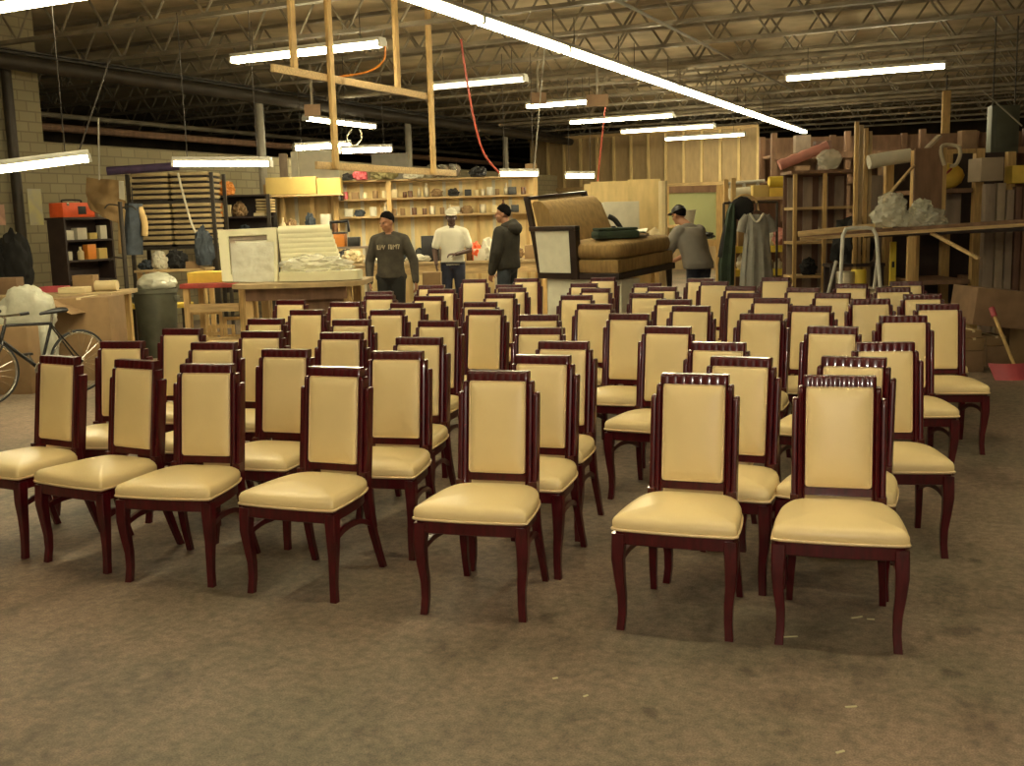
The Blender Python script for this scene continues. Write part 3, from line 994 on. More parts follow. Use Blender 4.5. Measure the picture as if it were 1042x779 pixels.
t2.part('dark_window', 'black', MB().box(-.02, .12, -.008, -.0005, .04, .15, .003))
t2.part('handle', 'black', MB().tube(smooth_open([(-.16, .13, .20), (-.15, .13, .235), (.15, .13, .235), (.16, .13, .20)], 4), .012, 8))
for sx in (-.19, .2): t2.part('latch', 'chrome', MB().box(sx - .02, sx + .02, -.01, -.0005, .155, .195, .003))
on_shelf('tape_roll', 'white roll of tape beside the orange tool case', .70, .05, 'roll', .06, .10, 'foamw', ztop, None)

# notices on the block wall
for (x0, y0, x1, y1, m_, lab) in ((29, 192, 43, 229, 'whitepaper', 'tall pale poster on the block wall left of the dark shelf unit'), (-6, 208, 5, 229, 'pinkpaper', 'pinkish notice on the block wall at the left edge')):
    p = at_x((x0 + x1) / 2, (y0 + y1) / 2, WALL_X + .012)
    q0, q1 = at_x(x0, (y0 + y1) / 2, WALL_X + .012), at_x(x1, (y0 + y1) / 2, WALL_X + .012)
    s0, s1 = at_x((x0 + x1) / 2, y0, WALL_X + .012), at_x((x0 + x1) / 2, y1, WALL_X + .012)
    hw, hh = abs(q1.y - q0.y) / 2, abs(s0.z - s1.z) / 2
    o = MB().box(-.004, .004, -hw, hw, -hh, hh).build('poster', M[m_])
    o.location = p
    tag(o, lab, 'poster')
# vertical conduit pipe on the wall
p = at_x(18, 200, WALL_X + .12)
r = empty('wall_pipe', (p.x, p.y, 0), 0, 'dark vertical pipe on the block wall at far left', 'pipe')
MB().lathe([(.075, .02), (.075, 4.1)], n=14).build('pipe_run', M['steel_dark'], r)
MB().lathe([(.09, 1.0), (.09, 1.06)], n=14).build('collar', M['steel_dark'], r)
MB().lathe([(.09, 2.6), (.09, 2.66)], n=14).build('collar', M['steel_dark'], r)

# brown wrap, jackets and the pipe stand
t = T('hanging_wrap', 'large brown burlap wrap hanging above the jackets', 'wrap', 106, 231, 14.5)
def fw(u, v):
    L, Rr = (88 - 5 * math.sin(v * PI) + 4 * v, 181 + 31 * v), (129 - 3 * v, 184 + 47 * v)
    x, y = L[0] + (Rr[0] - L[0]) * u, L[1] + (Rr[1] - L[1]) * u
    p = t.pt(x, y)
    p.y += .10 * math.sin(u * 5 + v * 3) + .06 * noise.noise(Vector((u * 4, v * 4, 1)))
    return p
t.part('cloth', 'burlap', MB().sheet(fw, 18, 14, .03))
t.part('white_edge', 'foamw', MB().sheet(lambda u, v: fw(.86 + .12 * u, .02 + .4 * v) + Vector((.03, -.06, .0)), 4, 6, .02))
MB().tube([t.pt(101, 183), t.pt(100, 120)], .012, 6).build('hanging_rod', M['pole'], t.root)

t = T('pipe_stand', 'dark upright pipe stand with hooks beside the jackets', 'stand', 129, 290, 13.62, z=0.0)
zt = at(129, 205, 13.62).z
t.part('pole', 'steel_dark', MB().tube([(0, 0, .02), (0, 0, zt)], .028, 10))
t.part('base', 'steel_dark', MB().lathe([(.1, 0), (.1, .015), (.04, .03)], n=20))
for k, (z, s) in enumerate(((zt - .05, -1), (zt - .08, 1), (1.3, -1))):
    t.part('hook', 'steel_dark', MB().tube(smooth_open([(0, 0, z), (s * .14, 0, z + .02), (s * .2, 0, z - .03)], 4), .010, 6))
t.part('hose', 'black', MB().tube([Vector((-.12 + .09 * math.cos(k * .5), -.03, .78 + .16 * math.sin(k * .5))) for k in range(14)], .012, 6))
solo_tube('walking_stick', 'black and white stick leaning beside the pipe stand', 'stick', [at(117, 352, 13.2), at(114, 316, 13.2)], .022, 'chrome')

t = T('jacket', 'blue denim jacket with tan sleeves hanging under the brown wrap', 'jacket', 135, 262, 14.2)
def fj(u, v):
    x = 122 + 27 * u + 5 * (v - .3) * (u - .5)
    p = t.pt(x, 207 + 52 * v)
    p.y += .07 * math.sin(u * 9 + v) - .05 * math.sin(u * PI)
    return p
t.part('body', 'denim', MB().sheet(lambda u, v: fj(.2 + .6 * u, v), 12, 12, .05))
b = MB().tube(smooth_open([t.pt(127, 213), t.pt(124, 230), t.pt(124, 258)], 5), [.05] * 6 + [.045] * 5, 10)
t.part('sleeve', 'tancloth', b)
b = MB().tube(smooth_open([t.pt(142, 211), t.pt(147, 226), t.pt(147, 240)], 5), [.045] * 11, 10)
t.part('sleeve', 'tancloth', b)
b = MB().tube(smooth_open([t.pt(130, 209), t.pt(135, 214), t.pt(140, 208)], 5), .03, 8)
t.part('collar', 'foamw', b)
t.part('hanging_loop', 'black', MB().tube([t.pt(135, 211), t.pt(134, 190)], .008, 6))

# rack with stacked boards
t = T('board_rack', 'dark metal rack holding stacks of boards against the left wall', 'rack', 175, 225, 16.0, z=0.0)
xs0, xs1 = t.X(132), t.X(217)
zs = [at(175, y, 16.0).z for y in (251, 204)]
for x in (xs0, xs1):
    for yy in (.05, .75):
        t.part('post', 'steel_dark', MB().box(x - .025, x + .025, yy - .025, yy + .025, 0, at(175, 176, 16).z))
for z in zs:
    t.part('shelf', 'steel_dark', MB().box(xs0 + .03, xs1 - .03, 0.02, .8, z - .04, z - .003))
pr = None
for lev, (y0, y1) in enumerate(((204, 175), (251, 207))):
    z0, z1 = zs[1 - lev], at(175, y1, 16.0).z
    n = 5 if lev == 0 else 8
    st = (z1 - z0) / n
    for col in range(2):
        for k in range(n):
            if pr is None:
                pr = empty('padded_board', (0, 0, 0))
                hw = (xs1 - xs0) / 4 - .03
                MB().box(-hw, hw, 0, .72, .030, .078, .012).build('board', M['slab'], pr)
                MB().box(-hw + .02, hw - .02, .02, .7, 0, .0295, .006).build('gap_shade', M['slab_dark'], pr)  # dark layer put in as the shaded gap under each board
                o = pr
            else:
                o = copy_tree(pr)
            xm = xs0 + (xs1 - xs0) * (.26 + .48 * col) + random.uniform(-.006, .006)
            loc = t.loc + RT * xm + FW * random.uniform(.0, .04)
            o.location = (loc.x, loc.y, z0 + st * k + .001)
            o.rotation_euler = (0, 0, YAW + random.uniform(-.035, .035))
            tag(o, 'thin padded board in the %s stack on the dark rack, %s shelf' % (('left', 'right')[col], ('upper', 'lower')[lev]), 'board', 'padded boards on the rack, %s %s' % (('left', 'right')[col], ('upper', 'lower')[lev]))
            o.scale = (1, 1, min(1, st / .0795))
solo_tube('fabric_roll', 'long purple fabric roll lying on top of the stacked boards', 'roll', [at(109, 174, 15.9), at(182, 169, 16.1)], .062, 'purple', 14)

# low shelf of odds and ends
t = T('low_shelf', 'tan low shelf with white rags and a black bag under the stacked boards', 'shelf', 172, 274, 15.0, z=0.0)
zl = at(172, 274, 15).z
xa, xb = t.X(136), t.X(209)
t.part('board', 'lumber_x', MB().box(xa, xb, 0, .5, zl - .035, zl, .004))
for x in (xa + .05, xb - .05):
    t.part('leg', 'lumber', MB().box(x - .03, x + .03, .05, .11, 0, zl - .036))
    t.part('leg', 'lumber', MB().box(x - .03, x + .03, .4, .46, 0, zl - .036))
item('rag_pile', 'heap of white rags on the low tan shelf', 'rags', 161, 273, 15.05, 'heap', .22, .24, 'foamw', z=zl)
item('bag', 'black bag on the low tan shelf', 'bag', 178, 272, 15.1, 'heap', .28, .26, 'blackcloth', z=zl)
item('rag_pile', 'dull green rag at the left end of the low tan shelf', 'rags', 147, 274, 15.05, 'heap', .2, .13, 'denim', z=zl)
item('cardboard_box', 'brown carton at the right end of the low tan shelf', 'box', 196, 271, 15.05, 'box', .2, .1, 'card', z=zl)
solo_tube('cable_bundle', 'twisted pale cable hanging down in front of the stacked boards', 'cable', smooth_open([at(181, 176, 15.3), at(187, 200, 15.3), at(196, 230, 15.3), at(207, 250, 15.3), at(211, 270, 15.3)], 5), .016, 'foamw', 6)
item('cable_coil', 'coil of dull blue cable at the right end of the board rack', 'cable', 207, 270, 14.9, 'heap', .26, .5, 'denim')

# bin
t = T('trash_can', 'grey green trash can with a filled white bag on top', 'bin', 160, 325, 13.95, z=0.0)
H = at(160, 291, 13.95).z
t.part('body', 'bin', MB().lathe([(.22, 0), (.225, .02), (.255, H * .5), (.275, H - .09), (.29, H - .085), (.29, H - .03), (.275, H - .03), (.262, H - .06)], n=32))
for s in (-1, 1):
    t.part('handle', 'bin', MB().box(s * .27 - .03, s * .27 + .03, -.07, .07, H - .2, H - .13, .012))
t2 = T('trash_bag', 'white rubbish bag bulging from the trash can', 'bag', 160, 291, 13.95, z=H - .03, solo=True)
t2.single('plastic_w', MB().ell((0, 0, .06), .25, .25, .15, amp=.12, freq=2.4, seed=4, flat=-.055))
item('bag', 'small crumpled white bag beside the trash can', 'bag', 139, 309, 14.45, 'heap', .16, .2, 'plastic_w')

t = T('side_table', 'small yellow topped table behind the trash can', 'table', 156, 309, 14.42, z=0.0)
zz = at(156, 309, 14.5).z
t.part('top', 'yellow', MB().box(t.X(124), t.X(190), 0, .34, zz - .06, zz, .01))
for x in (t.X(128), t.X(186)):
    for yy in (.05, .29): t.part('leg', 'steel_dark', MB().box(x - .025, x + .025, yy - .025, yy + .025, 0, zz - .061))

# red edged table with foam slab and the trestle of frames under it
t = T('work_table', 'red edged table carrying a yellow foam slab', 'table', 219, 345, 13.2, z=0.0)
zt_ = at(219, 288, 13.2).z
xa, xb = t.X(186), t.X(253)
t.part('top', 'redpaint', MB().box(xa, xb, 0, .8, zt_ - .06, zt_, .01))
for x in (xa + .06, xb - .06):
    for yy in (.08, .72): t.part('leg', 'lumber', MB().box(x - .035, x + .035, yy - .035, yy + .035, 0, zt_ - .061))
t.part('front_rail', 'lumber_x', MB().box(xa + .1, xb - .1, .03, .06, .62, .72))
t.part('front_rail', 'lumber_x', MB().box(xa + .1, xb - .1, .03, .06, .22, .3))
item('foam_slab', 'yellow foam slab lying on the red edged table', 'foam', 220, 287, 13.35, 'box', .72, .13, 'yellow', z=zt_)
t = T('stacked_frame', 'bare wooden window like frames leaning under the red edged table', 'frame', 222, 345, 13.6, z=0.0)
b = MB()
for x0_, x1_, za, zb in ((-.33, .05, .02, .6), (.1, .36, .02, .52), (-.1, .2, .02, .42)):
    for x in (x0_, x1_): b.box(x - .02, x + .02, 0, .03, za, zb)
    for z in (za + .02, zb - .02, (za + zb) / 2): b.box(x0_ + .021, x1_ - .021, .001, .029, z - .02, z + .02)
t.part('frame_bars', 'lumber', b)
item('stool', 'low yellow wooden box on the floor below the red edged table', 'box', 224, 352, 12.6, 'box', .42, .3, 'lumber_x', z=0.0)

# ------------------------------------------------------------------ workbench with the pale sofa pieces
D2 = 12.3
zb2 = at(303, 288, D2).z
t = T('workbench', 'broad plywood workbench with rounded front under the pale sofa pieces', 'workbench', 303, 345, D2, z=0.0)
xa, xb = t.X(236), t.X(372)
poly = [(xa, 1.1), (xa, .12), (xa + .10, .03), (xa + .4, 0), (xb - .45, 0), (xb - .15, .04), (xb - .03, .16), (xb, .4), (xb, 1.1)]
t.part('top', 'ply', MB().prism(poly, zb2 - .055, zb2, 'z'))
for x in (xa + .18, -.1, xb - .2):
    for yy in (.2, 1.0): t.part('leg', 'lumber', MB().box(x - .045, x + .045, yy - .045, yy + .045, 0, zb2 - .056))
t.part('front_rail', 'brownboard', MB().box(xa + .15, xb - .2, .12, .15, zb2 - .2, zb2 - .056))
t.part('cupboard_panel', 'brownboard', MB().box(xb - .75, xb - .25, .22, .9, .05, zb2 - .057))
t = T('upholstered_screen', 'pale framed sofa panel wrapped in clear film, left one on the workbench', 'sofa part', 250, 287, D2 + .5, z=zb2)
tl, tr, br, bl = t.pt(218, 235), t.pt(279, 232), t.pt(283, 287), t.pt(227, 287)
def quad(u, v): return tl.lerp(tr, u).lerp(bl.lerp(br, u), v) + Vector((0, .18 * (1 - v), 0))
b = MB()
for (u0, u1, v0, v1) in ((0, .17, 0, 1), (.83, 1, 0, 1), (.17, .83, 0, .13), (.17, .83, .87, .995)):
    b.sheet(lambda u, v: quad(u0 + (u1 - u0) * u, v0 + (v1 - v0) * v), 4, 4, .07)
t.part('frame', 'vinyl_w', b)
t.part('inner_panel', 'muslin', MB().sheet(lambda u, v: quad(.17 + .66 * u, .13 + .74 * v) + Vector((0, .03, 0)), 6, 6, .03))
t.part('dark_strip', 'greyboard', MB().sheet(lambda u, v: quad(.17 + .66 * u, .135 + .07 * v) + Vector((0, .005, 0)), 6, 2, .015))  # dark strip along the top, inside the frame
t.part('dark_strip', 'greyboard', MB().sheet(lambda u, v: quad(.175 + .10 * u, .21 + .6 * v) + Vector((0, .005, 0)), 2, 6, .015))  # dark strip down the left, inside the frame
t.part('wrapping', 'film', MB().sheet(lambda u, v: quad(.2 + .75 * u, .25 + .74 * v) + Vector((0, -.05 - .02 * noise.noise(Vector((u * 6, v * 6, 3))), 0)), 14, 14, .004))
t = T('sofa_section', 'pale channel backed sofa section under clear film on the workbench', 'sofa part', 318, 288, D2 + .25, z=zb2)
tl, tr, br, bl = t.pt(275, 233), t.pt(329, 231), t.pt(348, 281), t.pt(284, 283)
def q2(u, v):
    p = tl.lerp(tr, u).lerp(bl.lerp(br, u), v)
    return p + Vector((0, .42 - .12 * v + .012 * math.sin(v * 10 * 2 * PI), 0))
t.part('channel_back', 'vinyl_w', MB().sheet(q2, 10, 80, .09), ang=70)
poly = [(t.X(284), .36), (t.X(284), .02), (t.X(300), -.06), (t.X(350), -.06), (t.X(364), .02), (t.X(368), .16), (t.X(362), .36)]
t.part('seat', 'vinyl_w', MB().prism(poly, .012, .12, 'z'))
t.part('wrapping', 'film', MB().ell((0.02, .13, .18), .42, .2, .12, amp=.3, freq=3.0, seed=14))

# ------------------------------------------------------------------ rear storage and shelving
t = T('storage_rack', 'dark storage rack of tools right of the stacked boards', 'rack', 244, 230, 18.6, z=0.0)
xa, xb = t.X(216), t.X(274)
zt_ = at(244, 198, 18.6).z
for x in (xa, xb):
    for yy in (0, .5): t.part('post', 'steel_dark', MB().box(x - .03, x + .03, yy, yy + .05, 0, zt_))
rz = [at(244, y, 18.6).z for y in (198, 220, 240)]
for z in rz: t.part('shelf', 'shelfdark', MB().box(xa + .031, xb - .031, 0, .55, z - .03, z - .002))
t.part('back_panel', 'shelfdark', MB().box(xa, xb, .555, .575, .5, zt_))
item('plastic_wrap', 'orange plastic heap on the dark shelving right of the stacked boards', 'wrap', 226, 197, 18.65, 'heap', .36, .24, 'orange2', z=rz[0])
G = 'tools in the dark storage rack'
for (px, w_, h_, k_, m_, lv, nm, lab) in ((223, .12, .26, 'box', 'orange2', 1, 'file_box', 'orange brown box at the left end in the dark storage rack'), (231, .14, .2, 'box', 'tape', 1, 'small_box', 'pale box with a dark lid in the dark storage rack'),
        (243, .24, .24, 'heap', 'card', 1, 'tool_heap', 'brown tool heap on the middle shelf of the dark storage rack'), (264, .2, .05, 'tray', 'tape', 1, 'tray', 'shallow pale tray on the middle shelf of the dark storage rack'),
        (247, .22, .18, 'heap', 'denim', 2, 'bag', 'grey blue bag on the lower shelf of the dark storage rack'), (232, .12, .12, 'can', 'card', 2, 'tin_can', 'brown can on the lower shelf of the dark storage rack'), (223, .08, .2, 'bottle', 'tin', 2, 'bottle', 'pale bottle on the lower shelf of the dark storage rack')):
    item(nm, lab, nm.split('_')[-1], px, 220, 18.65, k_, w_, h_, m_, G, z=rz[lv])
t = T('slat_stack', 'stack of thin pale slats at the right end of the dark storage rack', 'slats', 268, 218, 18.65, z=rz[1] + .055)
b = MB()
for k in range(5): b.box(-.13 + .01 * (k % 2), .13, .02, .4, k * .05, k * .05 + .035, .004)
t.part('slats', 'slab', b)

D3 = 19.4
t = T('shelving', 'long pale plywood wall shelving with battens behind the workers', 'shelving', 405, 290, D3, z=0.0)
xa, xb = t.X(276), t.X(548)
zt_ = at(405, 184, D3).z
t.part('back_panel', 'ply_pale', MB().box(xa, xb, .40, .43, 0, zt_))
for i in range(16):
    x = xa + (xb - xa) * (i + .5) / 16
    t.part('batten', 'foamw' if i % 3 else 'lumber', MB().box(x - .03, x + .03, .355, .399, .05, zt_ - .02))
shz = [at(405, y, D3).z for y in (201, 219)]
for z in shz: t.part('shelf', 'lumber_x', MB().box(t.X(347), xb, 0.05, .354, z - .03, z))
for px in (276, 292, 322, 346, 400, 548):
    x = t.X(px)
    t.part('upright', 'lumber', MB().box(x - .04, x + .04, -.03, .04, 0, zt_))
t.part('top_board', 'lumber_x', MB().box(xa, xb, -.03, .43, zt_ + .001, zt_ + .03))
ztop3 = zt_ + .03
carton('long yellow tan carton on top of the plywood shelving, left of two', 271, 180, 322, 198, D3 - .35, .3, 'card_yel', z=at(297, 197.5, D3 - .35).z)
carton('yellow tan carton on top of the plywood shelving, right of two', 323, 181, 347, 198, D3 - .35, .3, 'card_yel', z=at(335, 197.5, D3 - .35).z)
t = T('carton_shelf', 'board shelf under the long yellow tan cartons', 'shelf', 309, 199, D3 - .4)
t.part('board', 'lumber_x', MB().box(t.X(270), t.X(348), 0, .36, -.03, 0))
for px in (274, 345): t.part('bracket', 'steel_dark', MB().box(t.X(px) - .02, t.X(px) + .02, 0.02, .36, -.12, -.031))
t.root.location.z = at(309, 197.6, D3 - .35).z - .002
# goods in the bays below the cartons
t = T('bay_shelf', 'tan shelf board inside the left shelving bay', 'shelf', 309, 238, D3 - .3)
t.part('board', 'lumber_x', MB().box(t.X(278), t.X(346), 0, .22, -.03, 0))
for px in (281, 343): t.part('bracket', 'lumber', MB().box(t.X(px) - .02, t.X(px) + .02, .02, .2, -.2, -.031))
zbay = t.loc.z
GB = 'goods in the left shelving bays'
for (px, w_, h_, k_, m_, nm, lab) in ((288, .1, .3, 'bottle', 'tape', 'bottle', 'tall pale bottle at the left of the shelving bay'), (296, .22, .26, 'heap', 'card', 'cloth_heap', 'brown cloth heap in the left shelving bay'),
        (303, .1, .2, 'bottle', 'foamw', 'bottle', 'white bottle in the middle of the left shelving bay'), (316, .18, .34, 'heap', 'denim', 'tool_heap', 'dark tool heap in the right shelving bay'), (311, .1, .14, 'can', 'tin', 'tin_can', 'tin can between the heaps in the shelving bay'),
        (332, .18, .34, 'box', 'foamw', 'small_box', 'white box standing at the right of the shelving bay'), (341, .1, .2, 'can', 'brownglass', 'jar', 'brown jar at the right end of the shelving bay')):
    item(nm, lab, nm.split('_')[-1], px, 238, D3 - .27, k_, w_, h_, m_, GB, z=zbay)
kinds = [('tin_can', 'can', 'tin can', .10, .13, ('tin', 'card', 'foamw', 'red')), ('jar', 'can', 'glass jar', .08, .11, ('brownglass', 'tape', 'card')), ('bottle', 'bottle', 'bottle', .08, .20, ('brownglass', 'foamw', 'tin', 'tape')),
         ('small_box', 'box', 'small box', .14, .13, ('card', 'foamw', 'tape', 'black', 'card_yel')), ('tool_heap', 'heap', 'tool heap', .2, .13, ('card', 'greyboard', 'denim', 'black'))]
cname = {'tin': 'grey', 'card': 'brown', 'foamw': 'white', 'red': 'red', 'brownglass': 'dark brown', 'tape': 'pale', 'bluebottle': 'blue', 'black': 'black', 'card_yel': 'yellowish', 'greyboard': 'grey brown', 'denim': 'grey blue'}
for li, z in enumerate(shz):
    px = 352 + li * 3
    lastx = ''
    while px < 543:
        nm, k_, word, w_, h_, mm = random.choice(kinds)
        m_ = random.choice(mm)
        s_ = random.uniform(.85, 1.25)
        near = 'left end' if px < 400 else ('stretch behind the capped man' if px < 480 else 'right end')
        item(nm, '%s %s on the %s wall shelf, %s' % (cname[m_], word, ('upper', 'lower')[li], near), word.split()[-1], px, 219, D3 + .02, k_, w_ * s_, h_ * s_, m_, '%s %ss, %s shelf, %s' % (cname[m_], word, ('upper', 'lower')[li], near), z=z)
        px += (w_ * s_ + random.uniform(.02, .12)) * F_PX / D3
item('helmet', 'red bundle on top of the plywood shelving at left', 'bundle', 367, 197, D3 - .2, 'heap', .24, .2, 'red', z=ztop3)
item('cloth_heap', 'black cloth heap beside the red bundle on the shelving', 'cloth', 354, 197, D3 - .2, 'heap', .2, .12, 'blackcloth', z=ztop3)
item('cloth_heap', 'olive cloth bundle on top of the plywood shelving left of the column', 'cloth', 390, 196, D3 - .2, 'heap', .44, .24, 'greenfabric', z=ztop3)
item('foam_offcut', 'pale foam offcut on top of the plywood shelving behind the frame foot', 'foam', 421, 196, D3 - .2, 'heap', .34, .16, 'foamw', z=ztop3)
for k, px in enumerate((446, 457, 468)):
    t = T('wire_reel', 'grey wire reel on top of the shelving, %s of three' % ('left', 'middle', 'right')[k], 'reel', px, 193, D3 - .15, 'wire reels on the shelving', z=ztop3)
    rr_ = .12
    b = MB().lathe([(rr_ * .3, -.055), (rr_, -.055), (rr_, -.045), (rr_ * .6, -.044), (rr_ * .6, .044), (rr_, .045), (rr_, .055), (rr_ * .3, .055)], (0, .13, rr_), 22, 'x')
    b.bm.transform(Matrix.Rotation(.9, 4, 'Z'))
    t.part('spool', 'chrome', b)
    b = MB().lathe([(rr_ * .62, -.042), (rr_ * .85, -.04), (rr_ * .85, .04), (rr_ * .62, .042)], (0, .13, rr_), 22, 'x')
    b.bm.transform(Matrix.Rotation(.9, 4, 'Z'))
    t.part('wire', 'greyboard', b)
item('motor', 'dark motor on top of the plywood shelving right of the wire reels', 'motor', 487, 196, D3 - .15, 'heap', .3, .18, 'black', z=ztop3)
for k, (px, lab) in enumerate(((541, 'reddish slatted crate end at the right end of the wall shelving'),)):
    item('crate', lab, 'crate', px, 200, D3 - .2, 'box', .2, .2, 'card', z=ztop3)

# bench below the shelving
t = T('side_bench', 'long tan side bench cluttered with tools below the wall shelving', 'bench', 450, 266, 18.3, z=0.0)
zsb = at(450, 266, 18.3).z
xa, xb = t.X(350), t.X(560)
t.part('top', 'ply', MB().box(xa, xb, 0, .8, zsb - .05, zsb, .006))
for x in (xa + .1, (xa + xb) / 2, xb - .1):
    for yy in (.08, .72): t.part('leg', 'lumber', MB().box(x - .04, x + .04, yy - .04, yy + .04, 0, zsb - .051))
t.part('apron_board', 'lumber_x', MB().box(xa + .05, xb - .05, .03, .06, zsb - .22, zsb - .052))
GC = 'things on the long side bench'
for (px, w_, h_, k_, m_, nm, lab) in ((358, .34, .24, 'heap', 'tape', 'cloth_heap', 'beige cloth heap at the left end of the side bench'), (384, .3, .12, 'heap', 'foamw', 'cloth_heap', 'white cloth on the side bench behind the charcoal sweatshirt'),
        (425, .42, .12, 'heap', 'foamw', 'lid', 'white dish shaped thing on the side bench left of the capped man'), (427, .16, .22, 'heap', 'black', 'tool_heap', 'black tool on the white dish on the side bench'),
        (438, .3, .44, 'box', 'black', 'dark_panel', 'black panel standing on the side bench left of the capped man'), (484, .24, .30, 'heap', 'orange', 'bag', 'bright orange red bag on the side bench between the two men'),
        (497, .26, .36, 'heap', 'foamw', 'bag', 'white bag on the side bench left of the hooded man'), (488, .2, .2, 'box', 'foamw', 'paper_stack', 'white paper stack hanging low between the two men'),
        (478, .12, .3, 'bottle', 'brownglass', 'bottle', 'brown bottle on the side bench right of the capped man'), (540, .2, .24, 'box', 'card', 'cardboard_box', 'brown carton on the side bench behind the hooded man'), (550, .2, .3, 'heap', 'foamw', 'bag', 'white bag at the right end of the side bench')):
    item(nm, lab, nm.split('_')[-1], px, 266, 18.35 + (.2 if m_ == 'black' else 0), k_, w_, h_, m_, GC, z=zsb)
px = 353
while px < 556:
    nm, k_, word, w_, h_, mm = random.choice(kinds)
    m_ = random.choice(mm)
    s_ = random.uniform(1.0, 1.9)
    near = 'left end' if px < 420 else ('middle' if px < 495 else 'right end')
    item(nm, '%s %s in the clutter on the side bench, %s' % (cname[m_], word, near), word.split()[-1], px, 266, 18.75 + random.uniform(0, .1), k_, w_ * s_, h_ * s_, m_, '%s %ss on the side bench, %s' % (cname[m_], word, near), z=zsb)
    px += (w_ * s_ + random.uniform(.02, .16)) * F_PX / 18.7
carton('small tan carton on a stool left of the capped man', 430, 277, 449, 291, 16.0, .25, 'card', tape=False)
t = T('stool', 'wooden stool carrying the small tan carton', 'stool', 440, 290, 15.95, z=0.0)
zz = at(439.5, 291, 16.0).z
t.part('seat', 'lumber_x', MB().box(-.17, .17, 0, .34, zz - .04, zz - .001, .006))
for sx in (-1, 1):
    for yy in (.04, .30): t.part('leg', 'lumber', MB().bar((sx * .13, yy, zz - .04), (sx * .16, yy, 0), .035, .035))

# orange tool box, black stand, dark stack
t = T('tool_box', 'orange tool box with a black tubular frame on the bench left of the charcoal sweatshirt', 'tool box', 345, 251, 15.0)
t.part('body', 'orange2', MB().box(t.X(338), t.X(351), 0, .25, 0, t.Z(238), .015))
fr = [t.pt(335, 237), t.pt(335, 226), t.pt(353, 225), t.pt(354, 236)]
t.part('frame', 'black', MB().tube([p + Vector((0, .1, 0)) for p in fr] , .022, 8))
t.part('lid', 'black', MB().box(t.X(337), t.X(352), .0, .25, t.Z(238) + .002, t.Z(236), .005))
t = T('tool_stand', 'grey metal stand holding the orange tool box', 'stand', 345, 251, 15.0, z=0.0)
zz = at(345, 251, 15.0).z
t.part('top', 'greyboard', MB().box(-.16, .42, -.02, .3, zz - .03, zz - .002))
for x in (-.13, .38):
    for yy in (.02, .26): t.part('leg', 'steel', MB().box(x - .018, x + .018, yy - .018, yy + .018, 0, zz - .031))
item('file_stack', 'stack of black trays beside the orange tool box', 'trays', 360, 251, 15.05, 'box', .17, .13, 'black', z=zz)

# tall pale panels standing behind the shelving
for (x0, y0, x1, y1, d, m_, lab) in ((285, 156, 293, 200, 21.0, 'greyboard', 'narrow grey panel standing behind the yellow cartons'), (305, 153, 345, 200, 21.2, 'foamw', 'wide white panel standing behind the yellow cartons'),
                                 (297, 154, 304, 200, 21.1, 'foamw', 'narrow white panel standing behind the yellow cartons'), (379, 156, 416, 200, 21.3, 'greycloth', 'pale grey panel standing behind the steel column')):
    t = T('tall_panel', lab, 'panel', (x0 + x1) / 2, 180, d, 'tall panels behind the shelving', z=0.0)
    zt_ = at((x0 + x1) / 2, y0, d).z
    t.part('sheet', m_, MB().box(t.X(x0), t.X(x1), 0, .05, 0.02, zt_, .006))
    t.part('edge_batten', 'lumber', MB().box(t.X(x0), t.X(x1), .052, .09, zt_ - .12, zt_ - .02))

# ------------------------------------------------------------------ hanging frame of pine battens
def hang_frame():
    X0 = -7.42
    def px(x, y): return at_x(x, y, X0)
    o = px(335, 168)
    r = empty('batten_gantry', (X0, o.y, o.z), 0, 'gantry of pine battens hanging from the roof joists above the workbench', 'gantry')
    L = lambda p: p - Vector((X0, o.y, o.z))
    def bat(a, b, w=.085, h=.045, name='batten'):
        MB().bar(L(a), L(b), h, w, .004).build(name, M['lumber'] if abs((b - a).z) > .5 else M['lumber_x'], r)
    a, b = px(277, 69), px(433, 96)
    b.z = a.z
    bat(a, b)
    a2, b2 = px(322, 168), px(463, 178)
    b2.z = a2.z
    bat(a2, b2)
    for x, yb in ((304, None), (408, None)):
        p = px(x, 80)
        MB().box(-.075, -.03, p.y - o.y - .045, p.y - o.y + .045, a.z - o.z - .03, 4.62 - o.z, .003).build('upright', M['lumber'], r)
    for x in (337, 437):
        p = px(x, 150)
        MB().box(.03, .075, p.y - o.y - .045, p.y - o.y + .045, a2.z - o.z - .03, 4.62 - o.z, .003).build('upright', M['lumber'], r)
hang_frame()
# cords
solo_tube('cord', 'red hose hanging from the roof in front of the dark opening', 'cord', smooth_open([at(469, 40, 14.5), at(474, 75, 14.5), at(482, 120, 14.5), at(492, 155, 14.5), at(508, 176, 14.5)], 6), .016, 'redcord', 6)
solo_tube('cord', 'orange lamp lead drooping from the lamp behind the hanging frame', 'cord', smooth_open([at(392, 47, 13.2), at(390, 62, 13.2), at(374, 73, 13.2), at(345, 78, 13.2)], 6), .013, 'orange2', 6)
solo_tube('cord', 'thin dark cord hanging above the workbench lamp at far left', 'cord', [at(112, 60, 12), at(81, 152, 12)], .009, 'steel_dark', 5)
solo_tube('cord', 'long drop cord between the long lamp row and the short low lamp', 'cord', [at(555, 40, 17), at(543, 178, 17)], .010, 'pole', 5)
solo_tube('cord', 'orange drop cord hanging left of the far partition', 'cord', [at(616, 108, 21), at(608, 184, 21)], .012, 'redcord', 5)
solo_tube('cord', 'white cable loop under the short lamp above the tall panels', 'cord', smooth_open([at(358, 131, 18), at(353, 141, 18), at(360, 148, 18), at(368, 141, 18), at(366, 131, 18)], 5), .012, 'foamw', 5)
solo_tube('cord', 'slanting pale cord at upper right before the grey hung cabinet', 'cord', [at(1000, 92, 13), at(1040, 128, 13)], .010, 'pole', 5)
